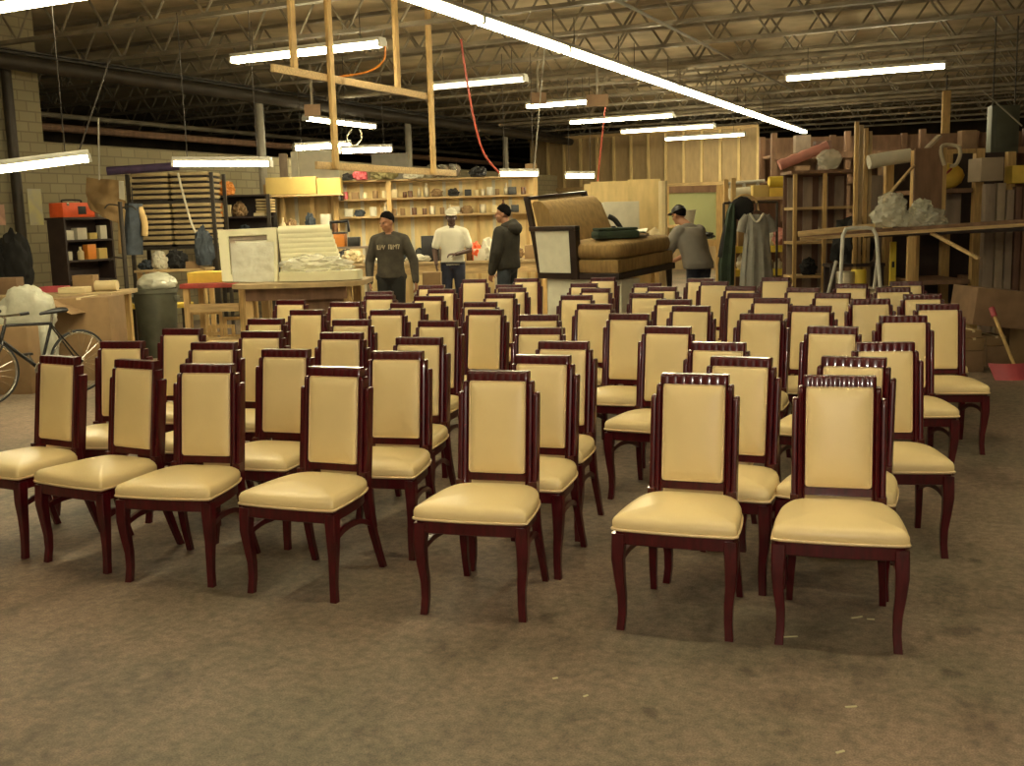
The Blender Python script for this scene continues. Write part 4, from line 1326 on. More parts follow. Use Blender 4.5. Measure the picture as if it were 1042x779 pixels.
# boards stowed in the joists
for (x0, x1, yy, lab) in ((540, 556, 100, 'orange brown board stowed in the joists left of the small lamp'), (597, 619, 102, 'orange brown board stowed in the joists right of the small lamp'), (310, 326, 112, 'orange brown board stowed over the left aisle')):
    t = T('stowed_board', lab, 'board', (x0 + x1) / 2, yy + 6, 19, 'boards stowed in the joists')
    t.part('board', 'orange2' if False else 'card_dark', MB().box(t.X(x0), t.X(x1), 0, .03, 0, t.Z(yy - 6)))
    t.part('strap', 'steel', MB().box(-.02, .02, -.01, .04, t.Z(yy - 6) + .001, 4.5 - t.loc.z))

# ------------------------------------------------------------------ the tan chaise on its table
def chaise():
    N = at(630, 285, 12.7)
    a45 = math.atan2(-.70, .76)          # arm side runs toward the viewer at right
    ang = YAW + math.atan2(-.66, .75)
    r = empty('chaise', (N.x, N.y, N.z), ang, 'tan velvet chaise with dark frame and one white side panel raised on a table', 'chaise')
    # local: x toward the front of the chaise, y across its width (away from viewer)
    Lx, Wy = 1.26, 1.24
    rolled = Matrix.Rotation(R(3.6), 4, 'X')
    def add(name, m, b, parent=None, ang_=38):
        b.bm.transform(rolled)
        return b.build(name, m, parent or r, ang_)
    # base frame
    b = MB()
    b.box(-Lx, 0, 0, .05, 0, .075, .006); b.box(-Lx, 0, Wy - .05, Wy, 0, .075, .006)
    b.box(-.05, 0, .051, Wy - .051, 0, .075, .006); b.box(-Lx, -Lx + .05, .051, Wy - .051, 0, .075, .006)
    add('base_frame', M['darkwood'], b)
    b = MB().box(-Lx + .06, -.012, .012, Wy - .012, .076, .24, .03)
    add('seat_base', M['tan'], b)
    # loose seat cushion
    b = MB()
    rings = []
    n = 40
    def sup(hx, hy, e=8):
        out = []
        for k in range(n):
            t_ = 2 * PI * k / n
            c, s = math.cos(t_), math.sin(t_)
            out.append((hx * math.copysign(abs(c) ** (2 / e), c), hy * math.copysign(abs(s) ** (2 / e), s)))
        return out
    cx, cy = -.50, Wy / 2
    for k, z in ((.93, .245), (.99, .27), (1.01, .33), (.99, .40), (.93, .43), (.6, .455), (.2, .465)):
        rings.append([Vector((cx + x * k, cy + y * k, z)) for x, y in sup(.51, Wy / 2 - .01)])
    b.loft(rings)
    add('seat_cushion', M['tan'], b, None, 60)
    # back
    b = MB()
    b.loft([[Vector((x, y, z)) for x, y in ((xo, 0.06), (xo + th, .06), (xo + th, Wy - .06), (xo, Wy - .06))] for xo, th, z in ((-Lx + .10, .30, .25), (-Lx + .03, .30, .55), (-Lx - .05, .24, .86), (-Lx - .07, .18, .94), (-Lx - .04, .1, .965))])
    add('back_cushion', M['tan'], b, None, 50)
    b = MB()
    for y in (0, Wy - .05):
        b.loft([[Vector((x, yy, z)) for x, yy in ((xo, y), (xo + .07, y), (xo + .07, y + .05), (xo, y + .05))] for xo, z in ((-Lx, .07), (-Lx - .07, .55), (-Lx - .15, 1.0))])
    b.box(-Lx - .155, -Lx - .08, .0, Wy, .985, 1.03, .005)
    add('back_frame', M['darkwood'], b)
    # arm side: dark rails round a white panel
    b = MB()
    b.loft([[Vector((x, y, z)) for x, y in ((-.70, -.03), (-.60, -.03), (-.60, .06), (-.70, .06))] for z in (.0, .60)])
    b.box(-Lx - .07, -.60, -.035, .07, .60, .655, .006)
    add('arm_frame', M['darkwood'], b)
    add('side_panel', M['muslin'], MB().loft([[Vector((xa_, y, z)) for xa_, y in ((x0_, -.012), (-.70, -.012), (-.70, .03), (x0_, .03))] for x0_, z in ((-Lx + .05, .08), (-Lx + .01, .599))]))
    for (x, y) in ((-.06, Wy - .06), (-Lx + .06, Wy - .06)):
        add('leg', M['darkwood'], MB().loft([[Vector((x + a * k, y + c * k, z)) for a, c in ((-.03, -.03), (.03, -.03), (.03, .03), (-.03, .03))] for k, z in ((1, 0.0), (.7, -.27))]))
    MI = Matrix.Translation(N) @ Matrix.Rotation(ang, 4, 'Z')
    # things lying on it
    p = MI @ (rolled @ Vector((-.33, .42, .458)))
    e = empty('folded_cushion', p, ang + .9, 'dark green folded cushion lying on the tan chaise seat', 'cushion')
    MB().box(-.27, .27, -.17, .17, 0, .10, .04).build('pad', M['greencloth'], e)
    MB().box(-.25, .25, -.15, .15, .101, .135, .015).build('folded_layer', M['greencloth'], e)
    p2 = MI @ (rolled @ Vector((-.46, .74, .474)))
    e = empty('white_cloth', p2, ang + .5, 'white cloth spread behind the dark green cushion on the chaise', 'cloth')
    def fc(u, v):
        return Vector((-.24 + .56 * u, -.26 + .42 * v, .012 + .03 * abs(math.sin(u * 5 + v * 3)) + .05 * max(0, v - .4)))
    MB().sheet(fc, 14, 8, .012).build('cloth_sheet', M['muslin'], e)
    # padded blocks under it
    for (x0, x1, y0, y1, lab) in ((-1.16, -.42, .06, .5, 'white padded block under the arm end of the tan chaise'), (-.34, -.04, .10, .5, 'white padded block under the front corner of the tan chaise')):
        c = MI @ Vector(((x0 + x1) / 2, (y0 + y1) / 2, 0))
        e = empty('padded_block', (c.x, c.y, 0), ang, lab, 'block', 'white padded blocks under the chaise')
        hx, hy = (x1 - x0) / 2, (y1 - y0) / 2
        zt_ = N.z + y0 * math.sin(R(3.6)) - .006
        MB().box(-hx, hx, -hy, hy, .05, zt_, .015).build('padding', M['muslin'], e)
        MB().box(-hx + .02, hx - .02, -hy + .02, hy - .02, 0, .049).build('plinth', M['ply'], e)
chaise()
solo_tube('strap', 'black looped strap hanging behind the tan chaise back', 'strap', smooth_open([at(619, 220, 14.3), at(626, 224, 14.3), at(633, 236, 14.3), at(630, 246, 14.3), at(625, 242, 14.3), at(624, 230, 14.3)], 5), .035, 'blackcloth', 8)

# plywood sheets and carton behind the chaise
t = T('plywood_sheet', 'large pale plywood sheets standing behind the tan chaise', 'plywood', 638, 290, 17.0, z=0.0)
zt_ = at(636, 184, 17).z
for k, (x0, x1, m_) in enumerate(((602, 640, 'greyboard'), (640, 673, 'ply_pale'))):
    t.part('sheet', 'ply_pale', MB().box(t.X(x0) + .003, t.X(x1), .03 * k, .03 * k + .02, 0.0, zt_ + .02 * k))
t.part('sheet', 'ply_pale', MB().box(t.X(596), t.X(675), .07, .09, 0, zt_ - .03))
carton('white carton standing before the plywood sheets behind the chaise', 615, 205, 651, 262, 16.15, .4, 'foamw', tape=False)
t = T('low_table', 'low bench carrying the white carton behind the chaise', 'bench', 633, 262, 16.1, z=0.0)
zz = at(633, 262, 16.15).z
t.part('top', 'ply', MB().box(t.X(605), t.X(672), 0, .6, zz - .04, zz - .002))
for x in (t.X(608), t.X(669)):
    for yy in (.05, .5): t.part('leg', 'lumber', MB().box(x - .03, x + .03, yy, yy + .06, 0, zz - .041))
item('basket', 'small brown basket on the low bench right of the chaise', 'basket', 656, 262, 16.12, 'can', .16, .36, 'card', z=zz)
item('cloth_heap', 'tan paper heap on the low bench left of the bending man', 'heap', 667, 262, 16.15, 'heap', .26, .40, 'tape', z=zz)
# lath post
solo_tube('lattice_post', 'pale speckled post left of the green board', 'post', [Vector((*at(675, 240, 16.4).xy, 0)), Vector((*at(675, 240, 16.4).xy, at(674, 184, 16.4).z))], .07, 'tape', 8)

# framed green board
t = T('framed_board', 'pale green board in a wooden frame behind the bending man', 'board', 704, 290, 19.0, z=0.0)
za, zb_ = at(704, 244, 19).z, at(704, 196, 19).z
t.part('board', 'greenpanel', MB().box(t.X(681), t.X(729), .02, .05, za, zb_))
b = MB()
b.box(t.X(675), t.X(681), 0, .06, 0, zb_ + .12)
b.box(t.X(729), t.X(736), 0, .06, 0, zb_ + .12)
b.box(t.X(681), t.X(729), 0, .06, za - .12, za - .002)
t.part('frame', 'lumber', b)
t.part('head_board', 'brownboard', MB().box(t.X(681), t.X(729), 0, .06, zb_ + .002, zb_ + .12))
for k, px in enumerate((744, 757, 771)):
    solo_tube('rack_post', 'thin pale rack post right of the green board, %s of three' % ('left', 'middle', 'right')[k], 'post', [at_z(px, 300, 0) * 0 + Vector((*at(px, 280, 18.5).xy, 0)), at(px, 186, 18.5)], .03, 'pole', 8, 'rack posts')
solo_tube('rack_rail', 'pale rail across the three thin rack posts', 'rail', [at(737, 187, 18.5), at(778, 184, 18.5)], .03, 'pole', 8)
t = T('bucket', 'white bucket on a shelf right of the black cap', 'bucket', 701, 229, 17.0)
t.part('body', 'foamw', MB().lathe([(.10, 0), (.13, .22), (.14, .225), (.14, .24), (.12, .24)], (0, .14, 0), 20))
t.part('bracket', 'lumber', MB().box(-.16, .16, 0, 2.0, -.04, -.002))
item('cloth_heap', 'dark cloth on the sill below the green board', 'cloth', 718, 240, 18.4, 'heap', .34, .12, 'black', z=at(718, 243, 18.4).z)

# ------------------------------------------------------------------ yellow rack, garments
D5 = 14.6
t = T('yellow_rack', 'pine rack with yellow shelves behind the hanging grey dress', 'rack', 780, 300, D5, z=0.0)
zt_ = at(780, 180, D5).z
for px in (746, 806, 816):
    x = t.X(px)
    t.part('post', 'lumber', MB().box(x - .03, x + .03, 0 if px != 816 else .4, .05 if px != 816 else .45, 0, zt_))
t.part('post', 'lumber', MB().box(t.X(746) - .03, t.X(746) + .03, .5, .55, 0, zt_))
yz = [at(780, y, D5).z for y in (250, 274, 200)]
for z in yz[:2]: t.part('shelf', 'yelpaint', MB().box(t.X(748) + .01, t.X(804), 0.052, .49, z - .09, z))
t.part('shelf', 'lumber_x', MB().box(t.X(748) + .01, t.X(814), .052, .39, yz[2] - .04, yz[2]))
t.part('back_panel', 'redbrown', MB().box(t.X(748), t.X(804), .56, .58, .2, zt_ - .3))
GR = 'goods in the yellow rack'
for (px, lv, w_, h_, k_, m_, nm, lab) in ((774, 2, .22, .16, 'box', 'card_yel', 'cardboard_box', 'peach coloured carton on the top shelf of the yellow rack'), (795, 2, .34, .12, 'box', 'yellow', 'foam_slab', 'yellow foam slab on the top shelf of the yellow rack'),
        (786, 0, .14, .2, 'heap', 'foamw', 'cloth_heap', 'pale cloth heap at the right on the upper yellow shelf'), (756, 0, .14, .2, 'box', 'card', 'small_box', 'tan box at the left on the upper yellow shelf'),
        (756, 1, .14, .2, 'heap', 'foamw', 'cloth_heap', 'white cloth at the left on the lower yellow shelf'), (793, 1, .12, .14, 'bottle', 'foamw', 'bottle', 'white bottle at the right on the lower yellow shelf'), (784, 1, .1, .12, 'can', 'tin', 'tin_can', 'tin can in the middle of the lower yellow shelf')):
    item(nm, lab, nm.split('_')[-1], px, 250, D5 + .14, k_, w_, h_, m_, GR, z=yz[lv])
t = T('foam_roll', 'yellow foam roll on top of the yellow rack', 'roll', 796, 186, D5 + .1, z=yz[2] + .125, solo=True)
t.single('yelpaint', MB().lathe([(.02, -.16), (.075, -.16), (.075, .16), (.02, .16)], (0, .1, .075), 18, 'x'))
solo_tube('foam_roll', 'white foam roll on the rack rail above the black round bag', 'roll', [at(742, 197, 15.2), at(763, 195, 15.2)], .075, 'foamw', 14)
item('cloth_heap', 'pink and white padded bundle beside the yellow rack post', 'bundle', 797, 238, D5 + .08, 'heap', .28, .22, 'pink', z=yz[0] + .001)
# garments
def garment_stand():
    t = T('garment_rail', 'thin dark garment rail carrying the coat, bag and grey dress', 'rail', 760, 320, 13.6, z=0.0)
    z = at(760, 206, 13.6).z
    t.part('bar', 'steel_dark', MB().tube([(t.X(736), 0, z), (t.X(790), 0, z)], .014, 8))
    for px in (736, 790):
        t.part('post', 'steel_dark', MB().tube([(t.X(px), 0, .02), (t.X(px), 0, z)], .016, 8))
        t.part('foot', 'steel_dark', MB().box(t.X(px) - .02, t.X(px) + .02, -.25, .25, 0, .03))
garment_stand()
t = T('coat', 'dark green black coat hanging left of the grey dress', 'coat', 742, 292, 13.5)
t.part('body', 'greencloth', MB().loft([[t.pt(741 + o + w_ * math.cos(2 * PI * k / 16), y) + Vector((0, .07 * math.sin(2 * PI * k / 16) + .02 * math.sin(k * 2.3), 0)) for k in range(16)]
       for y, w_, o in ((290, 8, -2), (270, 8.5, -2), (250, 7.5, 0), (230, 6.5, 2), (216, 5, 3), (207, 2, 4))]))
t.part('sleeve', 'blackcloth', MB().tube(smooth_open([t.pt(748, 214), t.pt(740, 235), t.pt(735, 262)], 4), [.06] * 9, 10))
t = T('round_bag', 'round black bag hanging above the grey dress', 'bag', 757, 226, 13.5)
t.part('body', 'blackcloth', MB().ell(t.pt(755, 212), .150, .05, .150, amp=.05, seed=3))
t.part('strap', 'tancloth', MB().tube(smooth_open([t.pt(747, 203), t.pt(757, 198), t.pt(768, 202), t.pt(772, 215)], 5), .014, 6))
t = T('dress', 'long grey dress hanging in front of the yellow rack', 'dress', 770, 294, 13.3)
rings = []
for y, w_, dp in ((292, 17.5, .13), (276, 16.5, .12), (258, 14.5, .11), (244, 13, .10), (232, 12.5, .09), (222, 12, .08), (218, 10, .05)):
    rings.append([t.pt(770 - (y < 225) * 0 + w_ * math.cos(2 * PI * k / 40), y) + Vector((0, (dp + .022 * math.sin(k * 2 * PI / 40 * 9) * (y > 240) + .008 * math.sin(k * 1.7)) * math.sin(2 * PI * k / 40), 0)) for k in range(40)])
t.part('body', 'greycloth', MB().loft(rings))
for s in (-1, 1):
    t.part('sleeve', 'greycloth', MB().tube([t.pt(770 + s * 10, 219), t.pt(770 + s * 14, 226), t.pt(770 + s * 16, 236)], [.04, .055, .06], 10))
t.part('neckline', 'foamw', MB().tube(smooth_open([t.pt(763, 217, -.09), t.pt(770, 226, -.11), t.pt(777, 217, -.09)], 4), .014, 6))
t.part('hanger', 'steel_dark', MB().tube([t.pt(770, 206), t.pt(770, 214), t.pt(760, 218), t.pt(780, 218), t.pt(770, 214)], .008, 6))

# ------------------------------------------------------------------ brown shelf and lumber rack at right
D6 = 13.9
t = T('brown_shelf', 'tall red brown shelf unit with pine front rails behind the ladder', 'shelf unit', 838, 300, D6, z=0.0)
zt_ = at(838, 176, D6).z
xa, xb = t.X(806), t.X(872)
t.part('back_panel', 'redbrown', MB().box(xa, xb, .5, .53, 0, zt_))
for i in range(4):
    x = xa + (xb - xa) * (i + .5) / 4
    t.part('back_batten', 'greyboard', MB().box(x - .06, x + .06, .47, .499, .1, zt_ - .03))
t.part('top_board', 'brownboard', MB().box(xa - .03, xb + .03, 0, .55, zt_ + .001, zt_ + .04))
for px in (808, 838, 870): t.part('post', 'lumber', MB().box(t.X(px) - .022, t.X(px) + .022, 0, .045, 0, zt_))
sz6 = [at(838, y, D6).z for y in (210, 245, 280)]
for z in sz6: t.part('shelf', 'lumber_x', MB().box(xa, xb, .046, .46, z - .035, z))
item('bag', 'black crumpled bag on the brown shelf left of the ladder', 'bag', 824, 280, D6 + .15, 'heap', .20, .22, 'blackcloth', z=sz6[2])
item('bottle', 'clear grey bottle on the brown shelf right of the yellow rack', 'bottle', 834, 243, D6 + .1, 'bottle', .07, .18, 'tin', z=sz6[1])
t = T('pink_roll', 'pink foam roll slanting across the top of the brown shelf', 'roll', 824, 176, D6 + .1, z=zt_ + .04, solo=True)
a_, b_ = t.pt(799, 178), t.pt(849, 147)
a_.z, lift = .09, 0
n_ = 14
t.single('pink', MB().tube([a_.lerp(b_, k / n_) + Vector((0, .30, .004 * math.sin(k * 2))) for k in range(n_ + 1)], [.068 + .004 * math.sin(k * 1.9) for k in range(n_ + 1)], 14))
t = T('plastic_bag', 'clear bluish plastic bag at the foot of the pink roll', 'bag', 845, 176, D6 + .02, z=zt_ + .045, solo=True)
t.single('film', MB().ell((0, .06, .13), .16, .06, .13, amp=.15, seed=6, flat=-.125))
# lumber boards standing upright
for k, px in enumerate((869, 874, 879.5, 884)):
    t = T('upright_board', 'tall pine board standing beside the brown shelf, %s of four' % ('first', 'second', 'third', 'fourth')[k] + ' from left', 'board', px, 300, 13.2, 'boards standing beside the brown shelf', z=0.0, solo=True)
    zz = at(px, 124 + 3 * k, 13.2).z
    t.single('ply' if k % 2 else 'lumber', MB().box(-.022, .022, .02 * k, .02 * k + .05, 0, zz, .003))

# big lumber rack
D7 = 12.6
t = T('lumber_rack', 'heavy pine lumber rack at the right with dark shelves', 'rack', 960, 320, D7, z=0.0)
zt_ = at(960, 152, D7).z
posts = ((929, 0), (992, 0), (1001, .25), (929, .9), (992, .9), (1060, 0), (1060, .9))
for px, dy in posts:
    t.part('post', 'lumber', MB().box(t.X(px) - .05, t.X(px) + .05, dy, dy + .09, 0, zt_))
rzs = [at(960, y, D7).z for y in (192, 232, 285)]
for z in rzs: t.part('shelf', 'brownboard', MB().box(t.X(931) + .05, t.X(990) - .05, .0, .98, z - .05, z))
for z in rzs[1:]: t.part('shelf', 'brownboard', MB().box(t.X(1003) + .06, t.X(1058) - .05, .0, .98, z - .05, z))
t.part('back_panel', 'shelfdark', MB().box(t.X(925), t.X(1062), 1.0, 1.03, 0.3, zt_))
t.part('cabinet_panel', 'brownboard', MB().box(t.X(925), t.X(953), -.04, -.005, rzs[1], zt_ + .02))
t.part('cabinet_edge', 'lumber', MB().box(t.X(953) + .002, t.X(957), -.04, .1, rzs[1], zt_ + .02))
t.part('top_rail', 'lumber', MB().box(t.X(957) + .02, t.X(992) - .055, .0, .045, zt_ - .05, zt_))
t.part('inner_panel', 'greyboard', MB().box(t.X(957) + .02, t.X(985), .3, .33, rzs[1] + .01, rzs[0] - .06))
t2 = T('round_cushion', 'round yellow cushion with a dark red mark in the lumber rack', 'cushion', 969, 192, D7 + .2, z=rzs[0] + .001)
t2.part('body', 'yellow', MB().ell((0, .15, .155), .20, .13, .155, seg=24))
t2.part('red_mark', 'redpaint', MB().tube([(-.13, .045, .225), (-.07, .02, .18), (.0, .045, .235)], .016, 6))
for k, (px0, px1, m_, y) in enumerate(((1001, 1012, 'greyboard', 187), (1013, 1022, 'beige', 186), (1023, 1031, 'greyboard', 193), (1032, 1039, 'redbrown', 190), (1040, 1050, 'brownboard', 191))):
    t3 = T('leaning_panel', 'tall brownish panel standing in the right end of the rack, %s from left' % ORD[k + 1], 'panel', (px0 + px1) / 2, 240, D7 - .35, 'panels standing at the right end of the rack', z=0.0, solo=True)
    t3.single(m_, MB().box(t3.X(px0) + .004, t3.X(px1) - .004, 0, .10, 0, at((px0 + px1) / 2, y, D7 - .35).z, .004))
carton('beige padded block on top of the panels at right', 998, 160, 1021, 184, D7 - .4, .35, 'beige', tape=False, name='padded_block', cat='block')
item('crate', 'yellow green crate at the right edge above the panels', 'crate', 1040, 213, D7 - .35, 'box', .26, .2, 'yellow', z=at(1020, 187, D7 - .35).z + .003)
# white roll, clear bag heap
solo_tube('foam_roll', 'white foam roll lying between the upright boards and the rack', 'roll', smooth_open([at(884, 165, 12.9), at(905, 161, 12.9), at(926, 158, 12.9)], 4), .085, 'foamw', 14)
t = T('backing_board', 'grey brown board standing behind the clear plastic heap', 'board', 903, 230, 13.75, z=0.0, solo=True)
t.single('greyboard', MB().box(t.X(886), t.X(920), 0, .03, 0, at(903, 178, 13.75).z))

# cantilevered boards lying across
def plank(label, x0, y0, d0, x1, y1, d1, w, h, m, group='boards lying across the rack'):
    a, b = at(x0, y0, d0), at(x1, y1, d1)
    o = MB().bar((0, 0, 0), b - a, w, h, .003).build('long_board', M[m])
    o.location = a
    return tag(o, label, 'board', group)
plank('long pine board lying across the rack, lowest one at front', 815, 243, 12.3, 1052, 228, 11.3, .16, .035, 'lumber_x')
plank('long brown board lying across the rack behind the clear plastic heap', 815, 240, 12.55, 1052, 224, 11.6, .2, .04, 'brownboard')
plank('short pale board end sticking out beside the ladder at left of the rack', 812, 238, 12.2, 890, 230, 11.95, .12, .06, 'lumber_x')
plank('dark board under the long pine boards', 880, 240, 12.4, 1046, 233, 11.8, .5, .03, 'shelfdark')
plank('thin pine batten slanting down under the clear plastic heap', 948, 237, 11.7, 996, 263, 11.3, .05, .025, 'lumber_x')
plank('thin pale stick standing askew at the clear plastic heap', 906, 196, 12.2, 930, 168, 12.4, .035, .02, 'lumber_x')
plank('short board offcut on top of the rack beside the rope loop', 943, 151, 12.72, 956, 138, 12.75, .09, .03, 'beige')
t = T('plastic_heap', 'heap of crumpled clear plastic bags on the long boards', 'plastic', 925, 231, 12.1)
b = MB()
b.ell(t.pt(906, 221), .20, .17, .18, amp=.3, freq=2.4, seed=31)
b.ell(t.pt(942, 224), .22, .18, .16, amp=.3, freq=2.6, seed=33)
b.ell(t.pt(908, 208), .15, .13, .14, amp=.3, freq=2.6, seed=35)
for v in b.bm.verts:
    if v.co.z < .005: v.co.z = .005
t.part('film', 'film', b)
b = MB().ell(t.pt(937, 218), .13, .14, .17, amp=.25, freq=2.4, seed=37)
for v in b.bm.verts:
    if v.co.z < .006: v.co.z = .006
t.part('white_bag', 'plastic_w', b)
t = T('prop_post', 'short pine prop post under the long boards right of the ladder', 'post', 927, 300, 11.75, z=0.0, solo=True)
t.single('lumber', MB().box(-.043, .043, 0, .06, 0, at(927, 238, 11.75).z - .03, .004))
t = T('spirit_level', 'yellow level standing on end under the long boards', 'level', 908, 300, 12.4, z=at(908, 292, 12.4).z - .002)
t.part('body', 'yelpaint', MB().box(-.035, .035, 0, .03, 0, t.Z(246), .004))
t.part('vial', 'black', MB().box(-.015, .015, -.004, -.001, t.Z(272), t.Z(266)))
t.part('stand', 'greyboard', MB().box(-.2, .2, -.1, .3, -t.loc.z, -.002))

# step ladder
t = T('step_ladder', 'white metal step ladder standing in front of the brown shelf', 'ladder', 868, 320, 11.6, z=0.0)
zz = at(868, 232, 11.6).z
w0, w1 = t.X(857), t.X(888)
f0, f1 = t.X(842), t.X(897)
pts = [(f0, -.32, 0), (w0 - .02, -.03, zz - .08), (w0 + .02, 0, zz - .01), (w0 + .08, 0, zz), (w1 - .08, 0, zz), (w1 - .02, 0, zz - .01), (w1 + .01, -.03, zz - .08), (w1 + .05, -.32, 0)]
t.part('front_frame', 'white_metal', MB().tube(pts, .021, 10))
t.part('rear_frame', 'white_metal', MB().tube([(f0 - .03, .45, 0), (w0 - .07, .03, zz - .35)], .018, 8).tube([(w1 + .09, .45, 0), (w1 + .05, .03, zz - .35)], .018, 8))
for k in range(3):
    z = .26 + .27 * k
    f = z / zz
    t.part('step', 'steel', MB().box(f0 + (w0 - f0) * f + .01, w1 + .05 * (1 - f) - .01, -.32 * (1 - f) - .02, -.32 * (1 - f) + .12, z - .03, z, .004))
item('bag', 'black sack on the shelf seen through the ladder', 'bag', 873, 262, D6 - .68, 'heap', .5, .55, 'blackcloth', z=at(873, 268, D6 - .68).z)
t = T('sack_table', 'low dark stand under the black sack behind the ladder', 'stand', 873, 268, D6 - .7, z=0.0)
z9 = at(873, 268, D6 - .68).z
t.part('top', 'shelfdark', MB().box(-.34, .34, 0, .34, z9 - .04, z9 - .001))
for sx in (-.3, .3):
    for yy in (.04, .3): t.part('leg', 'shelfdark', MB().box(sx - .03, sx + .03, yy - .03, yy + .03, 0, z9 - .041))
item('paint_tin', 'pale tin seen between the ladder legs at left', 'tin', 864, 292, 12.8, 'can', .24, .3, 'tin', z=.62)
item('paint_tin', 'yellow tin seen between the ladder legs at right', 'tin', 876, 292, 12.8, 'can', .18, .32, 'yelpaint', z=.62)
t = T('tin_bench', 'low bench carrying two tins behind the ladder', 'bench', 870, 330, 12.75, z=0.0)
t.part('top', 'greyboard', MB().box(-.35, .35, 0, .4, .58, .619))
for sx in (-.3, .3):
    for yy in (.04, .36): t.part('leg', 'lumber', MB().box(sx - .03, sx + .03, yy - .03, yy + .03, 0, .579))

# batten hung from the roof, rope loop, hung cabinet
p = at(962, 150, 22.0)
r = empty('hanging_batten', p, YAW, 'pine batten hanging from the roof above the lumber rack', 'batten')
zb4 = at(962, 92, 22.0).z - p.z
MB().box(-.08, .08, 0, .06, .0, zb4, .003).build('batten', M['lumber'], r)
MB().tube([(0, .03, zb4 - .05), (0, .03, 4.29 - p.z)], .02, 6).build('hanger', M['steel_dark'], r)
solo_tube('rope_loop', 'pale rope loop hooked over the top rail of the lumber rack', 'rope', smooth_open([at(961, 168, 12.55), at(958, 158, 12.55), at(957.5, 151, 12.57), at(961, 147.5, 12.62), at(969, 147.5, 12.62), at(976, 150, 12.57), at(977, 158, 12.55), at(973, 167, 12.55), at(967, 169, 12.55)], 4), .022, 'rope', 8)
t = T('hung_cabinet', 'grey green metal cabinet hung from the roof at upper right', 'cabinet', 1021, 156, 15.5)
t.part('body', 'greybox', MB().box(t.X(1008), t.X(1036), 0, .16, 0, t.Z(107), .01))
t.part('louvre', 'greybox', MB().box(t.X(1012), t.X(1032), -.012, -.001, t.Z(150), t.Z(113), .003))
for px in (1011, 1033): t.part('hanger', 'steel_dark', MB().tube([(t.X(px), .08, t.Z(107)), (t.X(px), .08, 4.3 - t.loc.z)], .012, 6))

# pallet rack with brown boxes far behind at right
D8 = 19.5
t = T('pallet_rack', 'dark pallet rack with brown boxes far behind the lumber rack', 'rack', 940, 290, D8, z=0.0)
zt_ = at(940, 131, D8).z
for px in (786, 860, 935, 1010, 1080):
    t.part('upright', 'brownboard', MB().box(t.X(px) - .05, t.X(px) + .05, 0, .1, 0, zt_))
    t.part('upright', 'brownboard', MB().box(t.X(px) - .05, t.X(px) + .05, .9, 1.0, 0, zt_))
zr = [at(940, y, D8).z for y in (152, 178, 215)]
for z in zr:
    t.part('beam', 'brownboard', MB().box(t.X(786), t.X(1080), -.05, -.001, z - .11, z))
    t.part('deck', 'brownboard', MB().box(t.X(786), t.X(1080), .001, .89, z - .05, z - .01))
t.part('back_panel', 'brownboard', MB().box(t.X(786), t.X(1080), 1.01, 1.04, 0, zt_ - .02))
k = 0
for li, z in enumerate(zr):
    for px in range(796, 1070, 21):
        if random.random() < (.6 if li == 0 else .25) or 850 < px < 870 or 925 < px < 945 or 1000 < px < 1020: continue
        w_, h_ = random.uniform(.2, .3), random.uniform(.18, .34)
        m_ = random.choice(('card', 'card_dark', 'greyboard', 'redbrown'))
        wd = {'card': 'tan', 'card_dark': 'dark brown', 'greyboard': 'grey brown', 'redbrown': 'red brown'}[m_]
        item('cardboard_box', '%s carton on the %s level of the far pallet rack' % (wd, ('upper', 'middle', 'lower')[li]), 'box', px, 180, D8 + .1, 'box', w_, h_, m_, '%s cartons, %s level of pallet rack' % (wd, ('upper', 'middle', 'lower')[li]), z=z)

# boxes and shovel on the floor at right
carton('big worn brown carton tilted on the stacked boxes at right', 989, 295, 1046, 333, 10.75, .6, 'card_dark', tape=False, tilt=.12)
for (x0, y0, x1, y1, d, m_, lab) in ((981, 357, 1001, 380, 10.6, 'card_dark', 'brown box on the floor at right, bottom of the left pile'), (981, 344, 1001, 356.6, 10.6, 'card', 'flat tan box on the left pile at right, middle one'), (982, 336, 999, 343.6, 10.6, 'card', 'flat tan box on top of the left pile at right'),
                                 (1003, 352, 1026, 376, 10.9, 'card_dark', 'brown box on the floor behind the red shovel'), (1004, 342, 1024, 351.6, 10.9, 'card', 'flat grey tan box on the box behind the red shovel'), (1026, 328, 1048, 376, 11.0, 'card', 'tall tan box at the right edge behind the red shovel')):
    floor_ = y1 > 370
    zf = 0.0 if floor_ else None
    carton(lab, x0, y0, x1, y1, d, .35, m_, tape=not floor_, z=zf, group=None)
t = T('shovel', 'red shovel with a pine handle standing before the boxes at right', 'shovel', 1030, 391, 10.05, z=0.0)
def fsh(u, v):
    x = 1013 + 37 * u - 3 * (1 - v)
    return t.pt(x, 371 + 17 * v) + Vector((0, .10 * (1 - v) - .05 * math.sin(u * PI), 0))
t.part('blade', 'red', MB().sheet(fsh, 12, 5, .012))
t.part('handle', 'lumber', MB().tube([t.pt(1034, 376, .05), t.pt(1012, 322, .35)], .016, 8))
t.part('grip', 'red', MB().tube([t.pt(1012, 322, .35), t.pt(1009, 313, .40)], .028, 10))

